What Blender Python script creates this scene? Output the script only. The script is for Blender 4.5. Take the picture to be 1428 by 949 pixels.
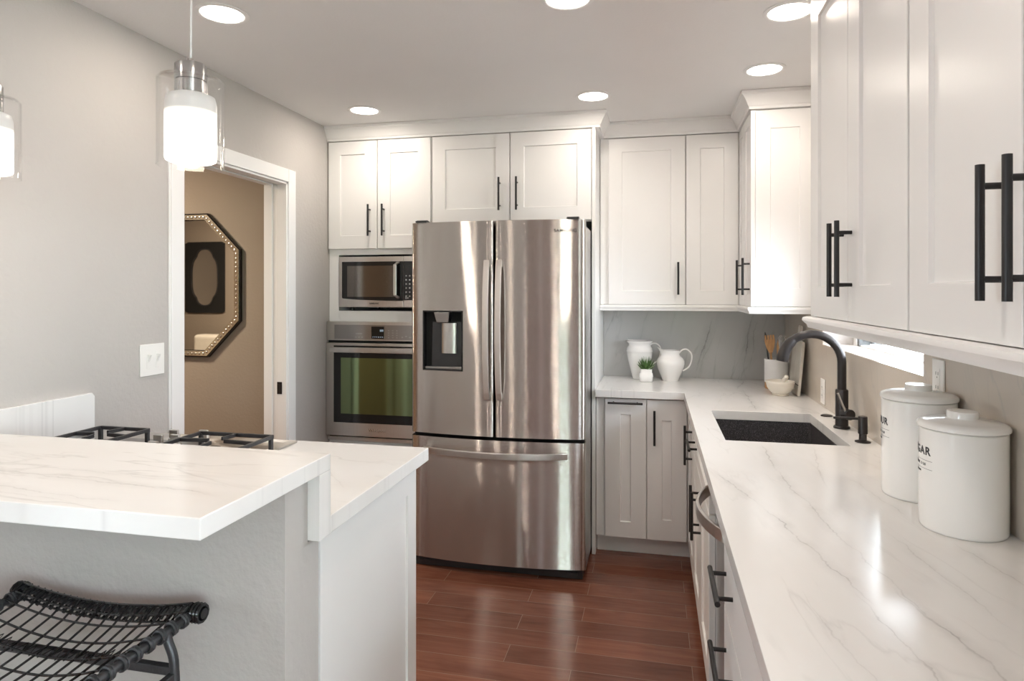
import bpy, bmesh, math, random
from mathutils import Vector, Matrix
random.seed(7)
for o in list(bpy.data.objects): bpy.data.objects.remove(o)
SC = bpy.context.scene
COL = SC.collection
R = math.radians
PI = math.pi

# ------------------------------------------------------------------ camera
cam = bpy.data.cameras.new('camera')
cam.sensor_width = 36.0
cam.lens = 896.0 / 1428.0 * 36.0
cam.shift_y = -(474.5 - 406.6) / 1428.0
cam.clip_start = 0.02
camo = bpy.data.objects.new('camera', cam); COL.objects.link(camo)
camo.location = (0, 0, 1.45); camo.rotation_euler = (R(90), 0, R(12.45))
SC.camera = camo
# ------------------------------------------------------------------ light, exposure
SC.view_settings.view_transform = 'Standard'
SC.view_settings.look = 'None'
SC.view_settings.gamma = 1.0
SC.view_settings.use_curve_mapping = False
SC.view_settings.exposure = 0.30
SKY = 18.0
DOWNLIGHT_W = 3.1
HALL_W = 43.0
world = bpy.data.worlds.new('sky'); SC.world = world; world.use_nodes = True
wn = world.node_tree; bg = wn.nodes['Background']
bg.inputs['Color'].default_value = (0.84, 0.92, 1.0, 1); bg.inputs['Strength'].default_value = SKY
SC.cycles.max_bounces = 10
SC.cycles.diffuse_bounces = 6
SC.cycles.glossy_bounces = 5
SC.cycles.transparent_max_bounces = 12
SC.cycles.sample_clamp_indirect = 6.0
SC.cycles.caustics_reflective = False
SC.cycles.caustics_refractive = False
SC.cycles.use_denoising = True

def area(name, loc, rot, sx, sy, watts, col, shape='RECTANGLE', portal=False, spread=PI):
    l = bpy.data.lights.new(name, 'AREA'); l.shape = shape; l.size = sx
    if shape in ('RECTANGLE', 'ELLIPSE'): l.size_y = sy
    l.energy = watts; l.color = col; l.spread = spread
    if portal: l.cycles.is_portal = True
    o = bpy.data.objects.new(name, l); COL.objects.link(o); o.location = loc; o.rotation_euler = rot
    return o

# room dimensions
XL, XR, YB, YF, CZ = -1.935, 0.778, 4.16, -3.9, 2.443
XL2, XR2 = -4.6, 2.4          # the living space behind the camera is wider
HY0, HY1, HX0, HX1 = 1.5, 3.50, -5.4, -2.055
WY0, WY1, WZ0, WZ1 = 2.10, 3.25, 1.20, 1.70       # sink window
# unseen doors and windows behind the camera, the last added for daylight fill: (x0, x1, z0, z1)
FW = [(-0.54, -0.40, 0.05, 2.08), (0.22, 0.74, 0.02, 2.08), (1.5, 2.353, 0.05, 2.2)]
area('window_portal', (0.93, (WY0+WY1)/2, (WZ0+WZ1)/2), (0, R(90), 0), WZ1-WZ0, WY1-WY0, 1, (1, 1, 1), portal=True)
for (a, b, z0, z1) in FW:
    area('window_portal', ((a+b)/2, YF-0.02, (z0+z1)/2), (R(90), 0, 0), b-a, z1-z0, 1, (1, 1, 1), portal=True)
area('window_portal', (XR2+0.02, -2.0, 1.2), (0, R(90), 0), 2.2, 3.2, 1, (1, 1, 1), portal=True)

area('window_portal', (XL2-0.02, -2.85, 1.15), (0, R(-90), 0), 2.1, 1.3, 1, (1, 1, 1), portal=True)
# ------------------------------------------------------------------ materials
def newmat(name):
    m = bpy.data.materials.new(name); m.use_nodes = True
    nt = m.node_tree; return m, nt, nt.nodes, nt.links, nt.nodes['Principled BSDF']
def tc(N): return N.new('ShaderNodeTexCoord')
def pos(N): return N.new('ShaderNodeNewGeometry').outputs['Position']
def mapping(N, L, vec, scale=(1,1,1), rot=(0,0,0), loc=(0,0,0)):
    m = N.new('ShaderNodeMapping'); m.inputs['Scale'].default_value = scale
    m.inputs['Rotation'].default_value = rot; m.inputs['Location'].default_value = loc
    L.new(vec, m.inputs['Vector']); return m.outputs['Vector']
def noise(N, L, vec, scale, detail=2, rough=.5, dist=0):
    n = N.new('ShaderNodeTexNoise'); n.inputs['Scale'].default_value = scale
    n.inputs['Detail'].default_value = detail; n.inputs['Roughness'].default_value = rough
    n.inputs['Distortion'].default_value = dist
    L.new(vec, n.inputs['Vector']); return n.outputs['Fac']
def ramp(N, L, fac, stops):
    r = N.new('ShaderNodeValToRGB'); e = r.color_ramp.elements
    while len(e) < len(stops): e.new(.5)
    for i, (p, c) in enumerate(stops):
        e[i].position = p; e[i].color = c if len(c) == 4 else (*c, 1)
    L.new(fac, r.inputs['Fac']); return r.outputs['Color']
def mth(N, L, op, a, b=None, clamp=False):
    n = N.new('ShaderNodeMath'); n.operation = op; n.use_clamp = clamp
    for i, v in enumerate((a, b)):
        if v is None: continue
        if isinstance(v, (int, float)): n.inputs[i].default_value = v
        else: L.new(v, n.inputs[i])
    return n.outputs[0]
def mixc(N, L, fac, a, b, mode='MIX'):
    n = N.new('ShaderNodeMix'); n.data_type = 'RGBA'; n.blend_type = mode
    for k, v in (('Factor', fac), ('A', a), ('B', b)):
        s = [i for i in n.inputs if i.name == k and (i.type == ('VALUE' if k == 'Factor' else 'RGBA'))][0]
        if isinstance(v, (int, float)): s.default_value = v
        elif isinstance(v, tuple): s.default_value = v if len(v) == 4 else (*v, 1)
        else: L.new(v, s)
    return [o for o in n.outputs if o.type == 'RGBA'][0]
def bump(N, L, p, height, strength, dist=.01):
    b = N.new('ShaderNodeBump'); b.inputs['Strength'].default_value = strength
    b.inputs['Distance'].default_value = dist
    L.new(height, b.inputs['Height']); L.new(b.outputs['Normal'], p.inputs['Normal'])
def simple(name, col, rough=.5, metal=0, nscale=30, var=.04, bmp=0, bscale=200, spec=None, emit=None, estr=0, coat=0):
    """plain material with a slight procedural variation"""
    m, nt, N, L, p = newmat(name)
    n = noise(N, L, pos(N), nscale, 3)
    c0 = tuple(max(0, c*(1-var)) for c in col); c1 = tuple(min(1, c*(1+var)) for c in col)
    L.new(ramp(N, L, n, [(.3, c0), (.7, c1)]), p.inputs['Base Color'])
    p.inputs['Roughness'].default_value = rough; p.inputs['Metallic'].default_value = metal
    if spec is not None: p.inputs['Specular IOR Level'].default_value = spec
    if coat: p.inputs['Coat Weight'].default_value = coat; p.inputs['Coat Roughness'].default_value = .08
    if bmp: bump(N, L, p, noise(N, L, pos(N), bscale, 3), bmp, .004)
    if emit: p.inputs['Emission Color'].default_value = (*emit, 1); p.inputs['Emission Strength'].default_value = estr
    return m

M = {}
M['cab'] = simple('cabinet_paint', (.80, .793, .785), .30, var=.008, nscale=4, spec=.5)
M['trimw'] = simple('trim_paint', (.80, .795, .79), .38, var=.008, nscale=4)
M['ceil'] = simple('ceiling_paint', (.80, .79, .785), .85, var=.01, nscale=3, bmp=.12, bscale=90)
M['wall'] = simple('wall_paint', (.47, .445, .425), .8, var=.02, nscale=2.5, bmp=.5, bscale=55)
M['hallwall'] = simple('hall_paint', (.30, .255, .21), .8, var=.03, nscale=2.5, bmp=.4, bscale=60)
M['darkwall'] = simple('contrast_wall_paint', (.12, .11, .105), .8, var=.03, nscale=2.5, bmp=.4, bscale=60)  # for the unseen front wall, made dark so fridge reflections gain contrast
M['black'] = simple('black_metal', (.018, .017, .018), .38, metal=.3, var=.1)
M['blackgloss'] = simple('black_gloss', (.012, .012, .013), .12, var=.1)
M['blackplastic'] = simple('black_plastic', (.03, .03, .032), .3, var=.1)
M['void'] = simple('dark_gap', (.006, .006, .006), .9, var=.1)
M['bronze'] = simple('dark_bronze', (.028, .024, .024), .34, metal=.35, var=.15, nscale=40)
M['ceramic'] = simple('white_ceramic', (.84, .83, .81), .18, var=.01, nscale=8, coat=.3)
M['cream'] = simple('cream_stoneware', (.80, .76, .68), .3, var=.03, nscale=20)
M['matteceramic'] = simple('matte_white', (.78, .775, .77), .5, var=.02, nscale=20)
M['plate'] = simple('switch_plastic', (.82, .81, .79), .35, var=.005)
M['chrome'] = simple('chrome', (.78, .77, .76), .1, metal=1, var=.02)
M['silver'] = simple('satin_silver', (.62, .60, .58), .3, metal=1, var=.05)
M['iron'] = simple('cast_iron', (.045, .045, .048), .42, metal=.4, var=.2, bmp=.2)
M['vinyl'] = simple('window_vinyl', (.20, .21, .21), .5, var=.03)
M['greyalu'] = simple('crank_metal', (.14, .15, .155), .4, metal=.5, var=.1)
M['soil'] = simple('soil', (.05, .035, .025), .9, var=.3, nscale=200, bmp=1)
M['tan'] = simple('tan_fibre', (.72, .68, .62), .8, var=.05, bmp=.6, bscale=120)
M['lens'] = simple('lamp_lens', (.9, .9, .9), .5, emit=(1, .93, .84), estr=9)
M['display'] = simple('lit_digits', (.3, .35, .4), .4, emit=(.55, .7, .9), estr=.25)
M['print'] = simple('printed_marks', (.50, .50, .50), .5)
M['ink'] = simple('black_ink', (.03, .03, .035), .5)
M['mirror'] = simple('mirror_glass', (.84, .84, .82), .02, metal=1, var=.005)
M['bead'] = simple('silver_beading', (.62, .57, .48), .22, metal=1, var=.25, nscale=120)
M['hedge'] = simple('hedge_leaves', (.10, .22, .055), .7, var=.6, nscale=14, bmp=1, bscale=20)
M['paving'] = simple('patio_paving', (.45, .43, .40), .8, var=.08, nscale=3)
M['amber'] = simple('brass_burner', (.75, .55, .28), .25, metal=1, var=.1)

def steel(name, col, rough, aniso=.85, tang=(0, 0, 1), sc=(2, 2, 900), streak=.0):
    m, nt, N, L, p = newmat(name)
    v = mapping(N, L, pos(N), sc)
    n = noise(N, L, v, 1.0, 3, .6)
    L.new(ramp(N, L, n, [(.25, tuple(c*.93 for c in col)), (.75, tuple(min(1, c*1.05) for c in col))]), p.inputs['Base Color'])
    p.inputs['Metallic'].default_value = 1; p.inputs['Roughness'].default_value = rough
    p.inputs['Anisotropic'].default_value = aniso
    cx = N.new('ShaderNodeCombineXYZ')
    for i in range(3): cx.inputs[i].default_value = tang[i]
    L.new(cx.outputs[0], p.inputs['Tangent'])
    # the sheet is very slightly wavy, as rolled doors are
    w = noise(N, L, mapping(N, L, pos(N), (2.6, 2.6, .55)), 1.6, 1)
    bb = N.new('ShaderNodeBump'); bb.inputs['Strength'].default_value = .18; bb.inputs['Distance'].default_value = .010
    L.new(w, bb.inputs['Height'])
    # brushed grain: each hair line runs horizontally and tips the surface a little up or down
    wn_ = N.new('ShaderNodeTexWhiteNoise'); wn_.noise_dimensions = '3D'; L.new(mapping(N, L, pos(N), tuple(9000*(1 if tang[i] else .3) for i in range(3))), wn_.inputs['Vector'])
    tl = N.new('ShaderNodeVectorMath'); tl.operation = 'SCALE'; tl.inputs[0].default_value = tang
    L.new(mth(N, L, 'MULTIPLY', mth(N, L, 'SUBTRACT', wn_.outputs['Value'], .5), streak), tl.inputs['Scale'])
    ad = N.new('ShaderNodeVectorMath'); ad.operation = 'ADD'; L.new(bb.outputs['Normal'], ad.inputs[0]); L.new(tl.outputs[0], ad.inputs[1])
    nm = N.new('ShaderNodeVectorMath'); nm.operation = 'NORMALIZE'; L.new(ad.outputs[0], nm.inputs[0])
    L.new(nm.outputs[0], p.inputs['Normal'])
    return m
M['steel'] = steel('brushed_steel', (.58, .545, .515), .10, .8, streak=.9)
M['steelh'] = steel('brushed_steel_trim', (.72, .69, .66), .38, sc=(900, 900, 2))
M['steeldark'] = steel('dark_brushed_steel', (.40, .385, .375), .30)

def thin_glass(name, tint=(1, 1, 1), refl=1.0, rough=.0):
    m, nt, N, L, p = newmat(name); N.remove(p)
    out = [n for n in N if n.type == 'OUTPUT_MATERIAL'][0]
    t = N.new('ShaderNodeBsdfTransparent'); t.inputs['Color'].default_value = (*tint, 1)
    g = N.new('ShaderNodeBsdfGlossy'); g.inputs['Roughness'].default_value = rough
    f = N.new('ShaderNodeLayerWeight')
    k = mth(N, L, 'MULTIPLY', mth(N, L, 'ADD', mth(N, L, 'MULTIPLY', mth(N, L, 'POWER', f.outputs['Facing'], 5.0), .85), .03), refl, True)
    mx = N.new('ShaderNodeMixShader'); L.new(k, mx.inputs[0]); L.new(t.outputs[0], mx.inputs[1]); L.new(g.outputs[0], mx.inputs[2])
    L.new(mx.outputs[0], out.inputs['Surface']); return m
M['glass'] = thin_glass('clear_glass', (1, 1, 1), .7)
M['pane'] = thin_glass('window_glass', (.95, .97, .97), .6)

def wood_floor():
    m, nt, N, L, p = newmat('hardwood_floor')
    P = pos(N)
    br = N.new('ShaderNodeTexBrick'); br.offset = .37; br.offset_frequency = 2; br.squash = 1
    for k, v in (('Scale', 1.0), ('Mortar Size', .0011), ('Mortar Smooth', .3), ('Bias', 0), ('Brick Width', .72), ('Row Height', .125)):
        br.inputs[k].default_value = v
    br.inputs['Color1'].default_value = (0, 0, 0, 1); br.inputs['Color2'].default_value = (1, 1, 1, 1); br.inputs['Mortar'].default_value = (.5, .5, .5, 1)
    L.new(mapping(N, L, P, loc=(.31, .045, 0)), br.inputs['Vector'])
    board = br.outputs['Color']
    # grain offset per board
    v = N.new('ShaderNodeVectorMath'); v.operation = 'MULTIPLY_ADD'
    L.new(board, v.inputs[0]); v.inputs[1].default_value = (7, 13, 0); L.new(P, v.inputs[2])
    g1 = noise(N, L, mapping(N, L, v.outputs[0], (1.3, 16, 1)), 3, 6, .6, .6)
    g2 = noise(N, L, mapping(N, L, v.outputs[0], (1.2, 3.5, 1)), 2.2, 3, .5, 1.2)
    base = ramp(N, L, g1, [(.25, (.15, .054, .034)), (.5, (.19, .075, .048)), (.78, (.235, .10, .064))])
    dark = ramp(N, L, g2, [(.25, (.70, .66, .66)), (.55, (1, 1, 1))])
    c = mixc(N, L, 1.0, base, dark, 'MULTIPLY')
    bc = ramp(N, L, board, [(0, (.74, .72, .72)), (1, (1.15, 1.13, 1.10))])
    c = mixc(N, L, 1.0, c, bc, 'MULTIPLY')
    c = mixc(N, L, br.outputs['Fac'], c, (.30, .20, .15))
    L.new(c, p.inputs['Base Color'])
    p.inputs['Roughness'].default_value = .17
    h = mth(N, L, 'SUBTRACT', mth(N, L, 'MULTIPLY', g1, .12), mth(N, L, 'MULTIPLY', br.outputs['Fac'], .6))
    bump(N, L, p, h, .25, .003)
    return m
M['floor'] = wood_floor()

def marble(name, base, veins=(), vplane='XY', rough=.16, dirang=0., vein_col=(.36, .35, .35), amount=1.0, warm=(.94, .92, .90)):
    """white stone: cloudy body, fine directional veins, and a few long veins laid along polylines"""
    m, nt, N, L, p = newmat(name)
    P = pos(N)
    sx = N.new('ShaderNodeSeparateXYZ'); L.new(P, sx.inputs[0])
    ax = {'X': 0, 'Y': 1, 'Z': 2}
    A, B = sx.outputs[ax[vplane[0]]], sx.outputs[ax[vplane[1]]]
    cb = N.new('ShaderNodeCombineXYZ'); L.new(A, cb.inputs[0]); L.new(B, cb.inputs[1])
    Q = cb.outputs[0]
    cloud = noise(N, L, mapping(N, L, mapping(N, L, Q, rot=(0, 0, dirang)), (2.2, 1.0, 1)), 1.6, 4, .55, .3)
    col = mixc(N, L, mth(N, L, 'MULTIPLY', ramp(N, L, cloud, [(.42, (0, 0, 0)), (.75, (1, 1, 1))]), .8), base, tuple(b*w for b, w in zip(base, warm)))
    # fine directional veining
    def fine(sc, rot, width, amt, seed, col):
        q = mapping(N, L, mapping(N, L, Q, rot=(0, 0, rot)), sc, loc=(seed, seed*.7, 0))
        n = noise(N, L, q, 1.0, 5, .55, .5)
        d = mth(N, L, 'ABSOLUTE', mth(N, L, 'SUBTRACT', n, .5))
        k = mth(N, L, 'SUBTRACT', 1.0, mth(N, L, 'DIVIDE', d, width), True)
        gate = ramp(N, L, noise(N, L, mapping(N, L, Q, loc=(seed*3, 1, 0)), 1.9, 2), [(.44, (0, 0, 0)), (.66, (1, 1, 1))])
        k = mth(N, L, 'MULTIPLY', mth(N, L, 'MULTIPLY', mth(N, L, 'POWER', k, 1.6), gate), amt*amount)
        return mixc(N, L, k, col, vein_col)
    col = fine((6.0, 1.1, 1), dirang, .022, .45, 3.1, col)
    col = fine((3.4, .8, 1), dirang + .12, .016, .5, 9.4, col)
    if veins:
        wob = noise(N, L, Q, 7.0, 5, .6); wob2 = noise(N, L, mapping(N, L, Q, loc=(5, 3, 0)), 30.0, 3, .6)
        off = mth(N, L, 'ADD', mth(N, L, 'MULTIPLY', mth(N, L, 'SUBTRACT', wob, .5), .050), mth(N, L, 'MULTIPLY', mth(N, L, 'SUBTRACT', wob2, .5), .012))
        along = noise(N, L, mapping(N, L, Q, loc=(2, 8, 0)), 11, 3, .6)
        ag = ramp(N, L, along, [(.30, (.25,)*3), (.62, (1, 1, 1))])
        for (a0, b0, a1, b1, w, amt) in veins:
            dx, dy = a1-a0, b1-b0; ln = math.hypot(dx, dy); dx /= ln; dy /= ln
            u = mth(N, L, 'ADD', mth(N, L, 'MULTIPLY', mth(N, L, 'SUBTRACT', A, a0), dx), mth(N, L, 'MULTIPLY', mth(N, L, 'SUBTRACT', B, b0), dy))
            v = mth(N, L, 'SUBTRACT', mth(N, L, 'MULTIPLY', mth(N, L, 'SUBTRACT', A, a0), dy), mth(N, L, 'MULTIPLY', mth(N, L, 'SUBTRACT', B, b0), dx))
            d = mth(N, L, 'ABSOLUTE', mth(N, L, 'ADD', v, off))
            k = mth(N, L, 'SUBTRACT', 1.0, mth(N, L, 'DIVIDE', d, w), True)
            halo = mth(N, L, 'MULTIPLY', mth(N, L, 'SUBTRACT', 1.0, mth(N, L, 'DIVIDE', d, w*7), True), .30)
            k = mth(N, L, 'MAXIMUM', k, halo)
            e0 = mth(N, L, 'MULTIPLY', u, 9.0, True)
            e1 = mth(N, L, 'MULTIPLY', mth(N, L, 'SUBTRACT', ln, u), 9.0, True)
            k = mth(N, L, 'MULTIPLY', mth(N, L, 'MULTIPLY', k, mth(N, L, 'MULTIPLY', e0, e1)), mth(N, L, 'MULTIPLY', ag, amt))
            col = mixc(N, L, k, col, vein_col)
    L.new(col, p.inputs['Base Color']); p.inputs['Roughness'].default_value = rough
    return m
MB_ = (.79, .787, .782)
M['counter'] = marble('marble_counter', MB_, [
    (.175, 2.02, .262, 1.70, .0035, .8), (.262, 1.72, .372, 1.20, .0035, .8), (.352, 1.26, .40, .80, .003, .55),
    (.372, 2.40, .352, 2.05, .0045, .75), (.352, 2.10, .405, 1.45, .0035, .6), (.40, 1.50, .47, 1.02, .0035, .45),
    (.50, 1.62, .56, 1.15, .003, .45), (.42, 1.30, .50, .90, .004, .65), (.62, 1.55, .68, 1.28, .0035, .7),
    (.54, 2.40, .47, 1.95, .0035, .5), (.47, 3.72, .455, 3.05, .004, .8), (.545, 4.14, .44, 3.70, .004, .8),
    (.545, 2.05, .60, 1.62, .003, .4), (.25, 1.25, .33, .8, .003, .4)], 'XY', .17, R(-10), amount=.6)
M['splash'] = marble('shaded_marble_backsplash', (.50, .50, .495), [  # counter's marble with the cabinets' shade put into its base colour
    (.60, 1.38, .53, .98, .006, .95), (.526, 1.02, .56, .90, .006, 1.0), (.36, 1.30, .255, .95, .007, .9),
    (.62, 1.30, .565, .95, .006, .7), (.31, 1.15, .29, .93, .006, .5), (-.02, 1.40, -.10, 1.05, .004, .35), (.15, 1.40, .09, 1.15, .003, .3)], 'XZ', .22, R(14), amount=1.0, vein_col=(.20, .195, .19))
M['splashside'] = marble('warm_lit_side_backsplash', (.56, .50, .435), [], 'YZ', .22, R(10), amount=.8)  # same marble, shade and warm lamp light put into its base colour
M['island'] = marble('marble_island', MB_, [
    (-1.95, 1.16, -.78, 1.075, .0035, .55), (-1.9, 1.09, -.95, 1.0, .003, .5), (-1.9, 1.21, -.80, 1.13, .0025, .4),
    (-1.1, 1.90, -.8, 1.60, .003, .3), (-1.6, 1.03, -1.0, .98, .003, .35)], 'XY', .19, R(93), amount=.7)

def woodmat(name, c0, c1, sc=(30, 30, 3)):
    m, nt, N, L, p = newmat(name)
    g = noise(N, L, mapping(N, L, tc(N).outputs['Object'], sc), 3, 5, .6, .5)
    L.new(ramp(N, L, g, [(.3, c0), (.7, c1)]), p.inputs['Base Color']); p.inputs['Roughness'].default_value = .5
    return m
M['wood'] = woodmat('utensil_wood', (.42, .22, .09), (.62, .36, .16))
M['greywood'] = woodmat('weathered_board', (.44, .41, .36), (.60, .57, .51), (8, 40, 3))
M['leaf'] = simple('succulent_leaf', (.07, .15, .035), .4, var=.5, nscale=60)
M['leafpale'] = simple('pale_leaf', (.30, .36, .25), .5, var=.3, nscale=60)
def granite():
    m, nt, N, L, p = newmat('granite_composite')
    n = noise(N, L, pos(N), 420, 2, .7)
    L.new(ramp(N, L, n, [(.36, (.016, .015, .017)), (.56, (.050, .047, .050)), (.70, (.24, .22, .23))]), p.inputs['Base Color'])
    p.inputs['Roughness'].default_value = .28
    bump(N, L, p, n, .3, .002); return m
M['granite'] = granite()
def ovenglass(name, col, rough, metal):
    m, nt, N, L, p = newmat(name)
    n = noise(N, L, mapping(N, L, pos(N), (1, 1, 1)), 700, 1)
    L.new(ramp(N, L, n, [(.3, tuple(c*.75 for c in col)), (.7, tuple(c*1.25 for c in col))]), p.inputs['Base Color'])
    p.inputs['Roughness'].default_value = rough; p.inputs['Metallic'].default_value = metal
    return m
M['ovenwindow'] = ovenglass('coated_oven_glass', (.25, .32, .17), .08, 1.0)
M['mwwindow'] = ovenglass('microwave_mesh_glass', (.20, .18, .165), .12, 1.0)
def shade_mat():
    m, nt, N, L, p = newmat('opal_glass_lit')
    p.inputs['Base Color'].default_value = (.56, .56, .56, 1); p.inputs['Roughness'].default_value = .35
    o = tc(N).outputs['Generated']; s = N.new('ShaderNodeSeparateXYZ'); L.new(o, s.inputs[0])
    e = ramp(N, L, s.outputs[2], [(.0, (1, 1, 1)), (.52, (1, 1, 1)), (.74, (.03, .03, .03)), (1, (.015, .015, .015))])
    p.inputs['Emission Strength'].default_value = 4.0
    L.new(mixc(N, L, 1.0, e, (1, .93, .84), 'MULTIPLY'), p.inputs['Emission Color'])
    return m
M['opal'] = shade_mat()

# ------------------------------------------------------------------ mesh helpers
ORG = {}
class MB:
    def __init__(s): s.bm = bmesh.new()
    def box(s, x0, x1, y0, y1, z0, z1):
        a, b = (min(x0, x1), min(y0, y1), min(z0, z1)), (max(x0, x1), max(y0, y1), max(z0, z1))
        v = [s.bm.verts.new((x, y, z)) for z in (a[2], b[2]) for y in (a[1], b[1]) for x in (a[0], b[0])]
        for f in ((0, 2, 3, 1), (4, 5, 7, 6), (0, 1, 5, 4), (2, 6, 7, 3), (0, 4, 6, 2), (1, 3, 7, 5)): s.bm.faces.new([v[i] for i in f])
        return s
    def hexa(s, pts):
        """8 points: bottom ring then top ring"""
        v = [s.bm.verts.new(p) for p in pts]
        for f in ((3, 2, 1, 0), (4, 5, 6, 7), (0, 1, 5, 4), (1, 2, 6, 5), (2, 3, 7, 6), (3, 0, 4, 7)): s.bm.faces.new([v[i] for i in f])
        return s
    def prism(s, pts, vec):
        """planar polygon (3d points) extruded by vec"""
        a = [s.bm.verts.new(p) for p in pts]; b = [s.bm.verts.new(Vector(p)+Vector(vec)) for p in pts]
        n = len(pts)
        s.bm.faces.new(a[::-1]); s.bm.faces.new(b)
        for i in range(n): s.bm.faces.new([a[i], a[(i+1) % n], b[(i+1) % n], b[i]])
        return s
    def ring(s, outer, inner, vec):
        """frame between two polygons of equal count, extruded"""
        n = len(outer); V = Vector(vec)
        o = [s.bm.verts.new(p) for p in outer]; i_ = [s.bm.verts.new(p) for p in inner]
        o2 = [s.bm.verts.new(Vector(p)+V) for p in outer]; i2 = [s.bm.verts.new(Vector(p)+V) for p in inner]
        for k in range(n):
            j = (k+1) % n
            s.bm.faces.new([o[k], o[j], i_[j], i_[k]]); s.bm.faces.new([o2[k], i2[k], i2[j], o2[j]])
            s.bm.faces.new([o[k], o2[k], o2[j], o[j]]); s.bm.faces.new([i_[k], i_[j], i2[j], i2[k]])
        return s
    def lathe(s, prof, c=(0, 0, 0), seg=32, cap0=True, cap1=True, sx=1, sy=1):
        rings = []
        for r, z in prof:
            rings.append([s.bm.verts.new((c[0]+r*sx*math.cos(2*PI*k/seg), c[1]+r*sy*math.sin(2*PI*k/seg), c[2]+z)) for k in range(seg)])
        for i in range(len(rings)-1):
            for k in range(seg):
                j = (k+1) % seg
                s.bm.faces.new([rings[i][k], rings[i][j], rings[i+1][j], rings[i+1][k]])
        if cap0: s.bm.faces.new(rings[0][::-1])
        if cap1: s.bm.faces.new(rings[-1])
        return s
    def tube(s, pts, r, seg=10, closed=False, flat=None):
        pts = [Vector(p) for p in pts]; n = len(pts)
        rs = r if isinstance(r, (list, tuple)) else [r]*n
        rings = []; up = None
        for i, p in enumerate(pts):
            if closed: t = pts[(i+1) % n]-pts[i-1]
            else: t = pts[min(i+1, n-1)]-pts[max(i-1, 0)]
            t.normalize()
            if up is None:
                up = Vector((0, 0, 1)) if abs(t.z) < .9 else Vector((1, 0, 0))
            a = t.cross(up)
            if a.length < 1e-5: up = Vector((0, 1, 0)); a = t.cross(up)
            a.normalize(); b = a.cross(t).normalized(); up = b
            fa, fb = (1, 1) if flat is None else flat
            rings.append([s.bm.verts.new(p + a*math.cos(2*PI*k/seg)*rs[i]*fa + b*math.sin(2*PI*k/seg)*rs[i]*fb) for k in range(seg)])
        m = n if closed else n-1
        for i in range(m):
            A, B = rings[i], rings[(i+1) % n]
            for k in range(seg):
                j = (k+1) % seg
                s.bm.faces.new([A[k], A[j], B[j], B[k]])
        if not closed: s.bm.faces.new(rings[0][::-1]); s.bm.faces.new(rings[-1])
        return s
    def cyl(s, p0, p1, r, seg=16, r2=None): return s.tube([p0, p1], [r, r if r2 is None else r2], seg)
    def ball(s, c, r, seg=12, sc=(1, 1, 1)):
        mt = Matrix.Translation(c) @ Matrix.Diagonal((*sc, 1))
        bmesh.ops.create_uvsphere(s.bm, u_segments=seg, v_segments=max(6, seg*2//3), radius=r, matrix=mt); return s
    def barpath(s, pts, w, h, wdir):
        """rectangular-section bar along pts; wdir = direction of width w; h across"""
        pts = [Vector(p) for p in pts]; W = Vector(wdir).normalized(); rings = []
        for i, p in enumerate(pts):
            t = (pts[min(i+1, len(pts)-1)]-pts[max(i-1, 0)]).normalized(); H = t.cross(W).normalized()
            rings.append([s.bm.verts.new(p+W*a*w/2+H*b*h/2) for a, b in ((-1, -1), (1, -1), (1, 1), (-1, 1))])
        for A, B in zip(rings, rings[1:]):
            for k in range(4): s.bm.faces.new([A[k], A[(k+1) % 4], B[(k+1) % 4], B[k]])
        s.bm.faces.new(rings[0][::-1]); s.bm.faces.new(rings[-1]); return s
    def sweep(s, path, prof, z=0):
        """open xy path, profile (offset to the right of travel, z), mitred corners"""
        P = [Vector(p) for p in path]; rings = []
        for i, p in enumerate(P):
            dirs = []
            if i > 0: dirs.append((P[i]-P[i-1]).normalized())
            if i < len(P)-1: dirs.append((P[i+1]-P[i]).normalized())
            ns = [Vector((d.y, -d.x)) for d in dirs]
            if len(ns) == 2:
                b = (ns[0]+ns[1]).normalized(); k = 1/max(.2, b.dot(ns[0])); nn = b*k
            else: nn = ns[0]
            rings.append([s.bm.verts.new((p.x+nn.x*o, p.y+nn.y*o, z+zz)) for o, zz in prof])
        n = len(prof)
        for A, B in zip(rings, rings[1:]):
            for k in range(n): s.bm.faces.new([A[k], A[(k+1) % n], B[(k+1) % n], B[k]])
        s.bm.faces.new(rings[0][::-1]); s.bm.faces.new(rings[-1]); return s
    def build(s, name, mat, parent=None, bevel=0, smooth=False, seg=2, origin=None, auto=None):
        bm = s.bm
        bmesh.ops.recalc_face_normals(bm, faces=bm.faces[:])
        if parent is not None: org = ORG[parent.as_pointer()]
        elif origin is not None: org = Vector(origin)
        else:
            xs = [v.co.x for v in bm.verts]; ys = [v.co.y for v in bm.verts]; zs = [v.co.z for v in bm.verts]
            org = Vector(((min(xs)+max(xs))/2, (min(ys)+max(ys))/2, min(zs)))
        bmesh.ops.translate(bm, verts=bm.verts[:], vec=-org)
        me = bpy.data.meshes.new(name)
        if smooth:
            for f in bm.faces: f.smooth = True
        bm.to_mesh(me); bm.free()
        if mat is not None: me.materials.append(mat)
        o = bpy.data.objects.new(name, me); COL.objects.link(o)
        ORG[o.as_pointer()] = org
        if parent is not None: o.parent = parent
        else: o.location = org
        if smooth:
            try: me.set_sharp_from_angle(angle=R(auto or 40))
            except Exception: pass
        if bevel:
            b = o.modifiers.new('bevel', 'BEVEL'); b.width = bevel; b.segments = seg; b.limit_method = 'ANGLE'; b.angle_limit = R(40)
            b.harden_normals = False
        return o

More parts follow.
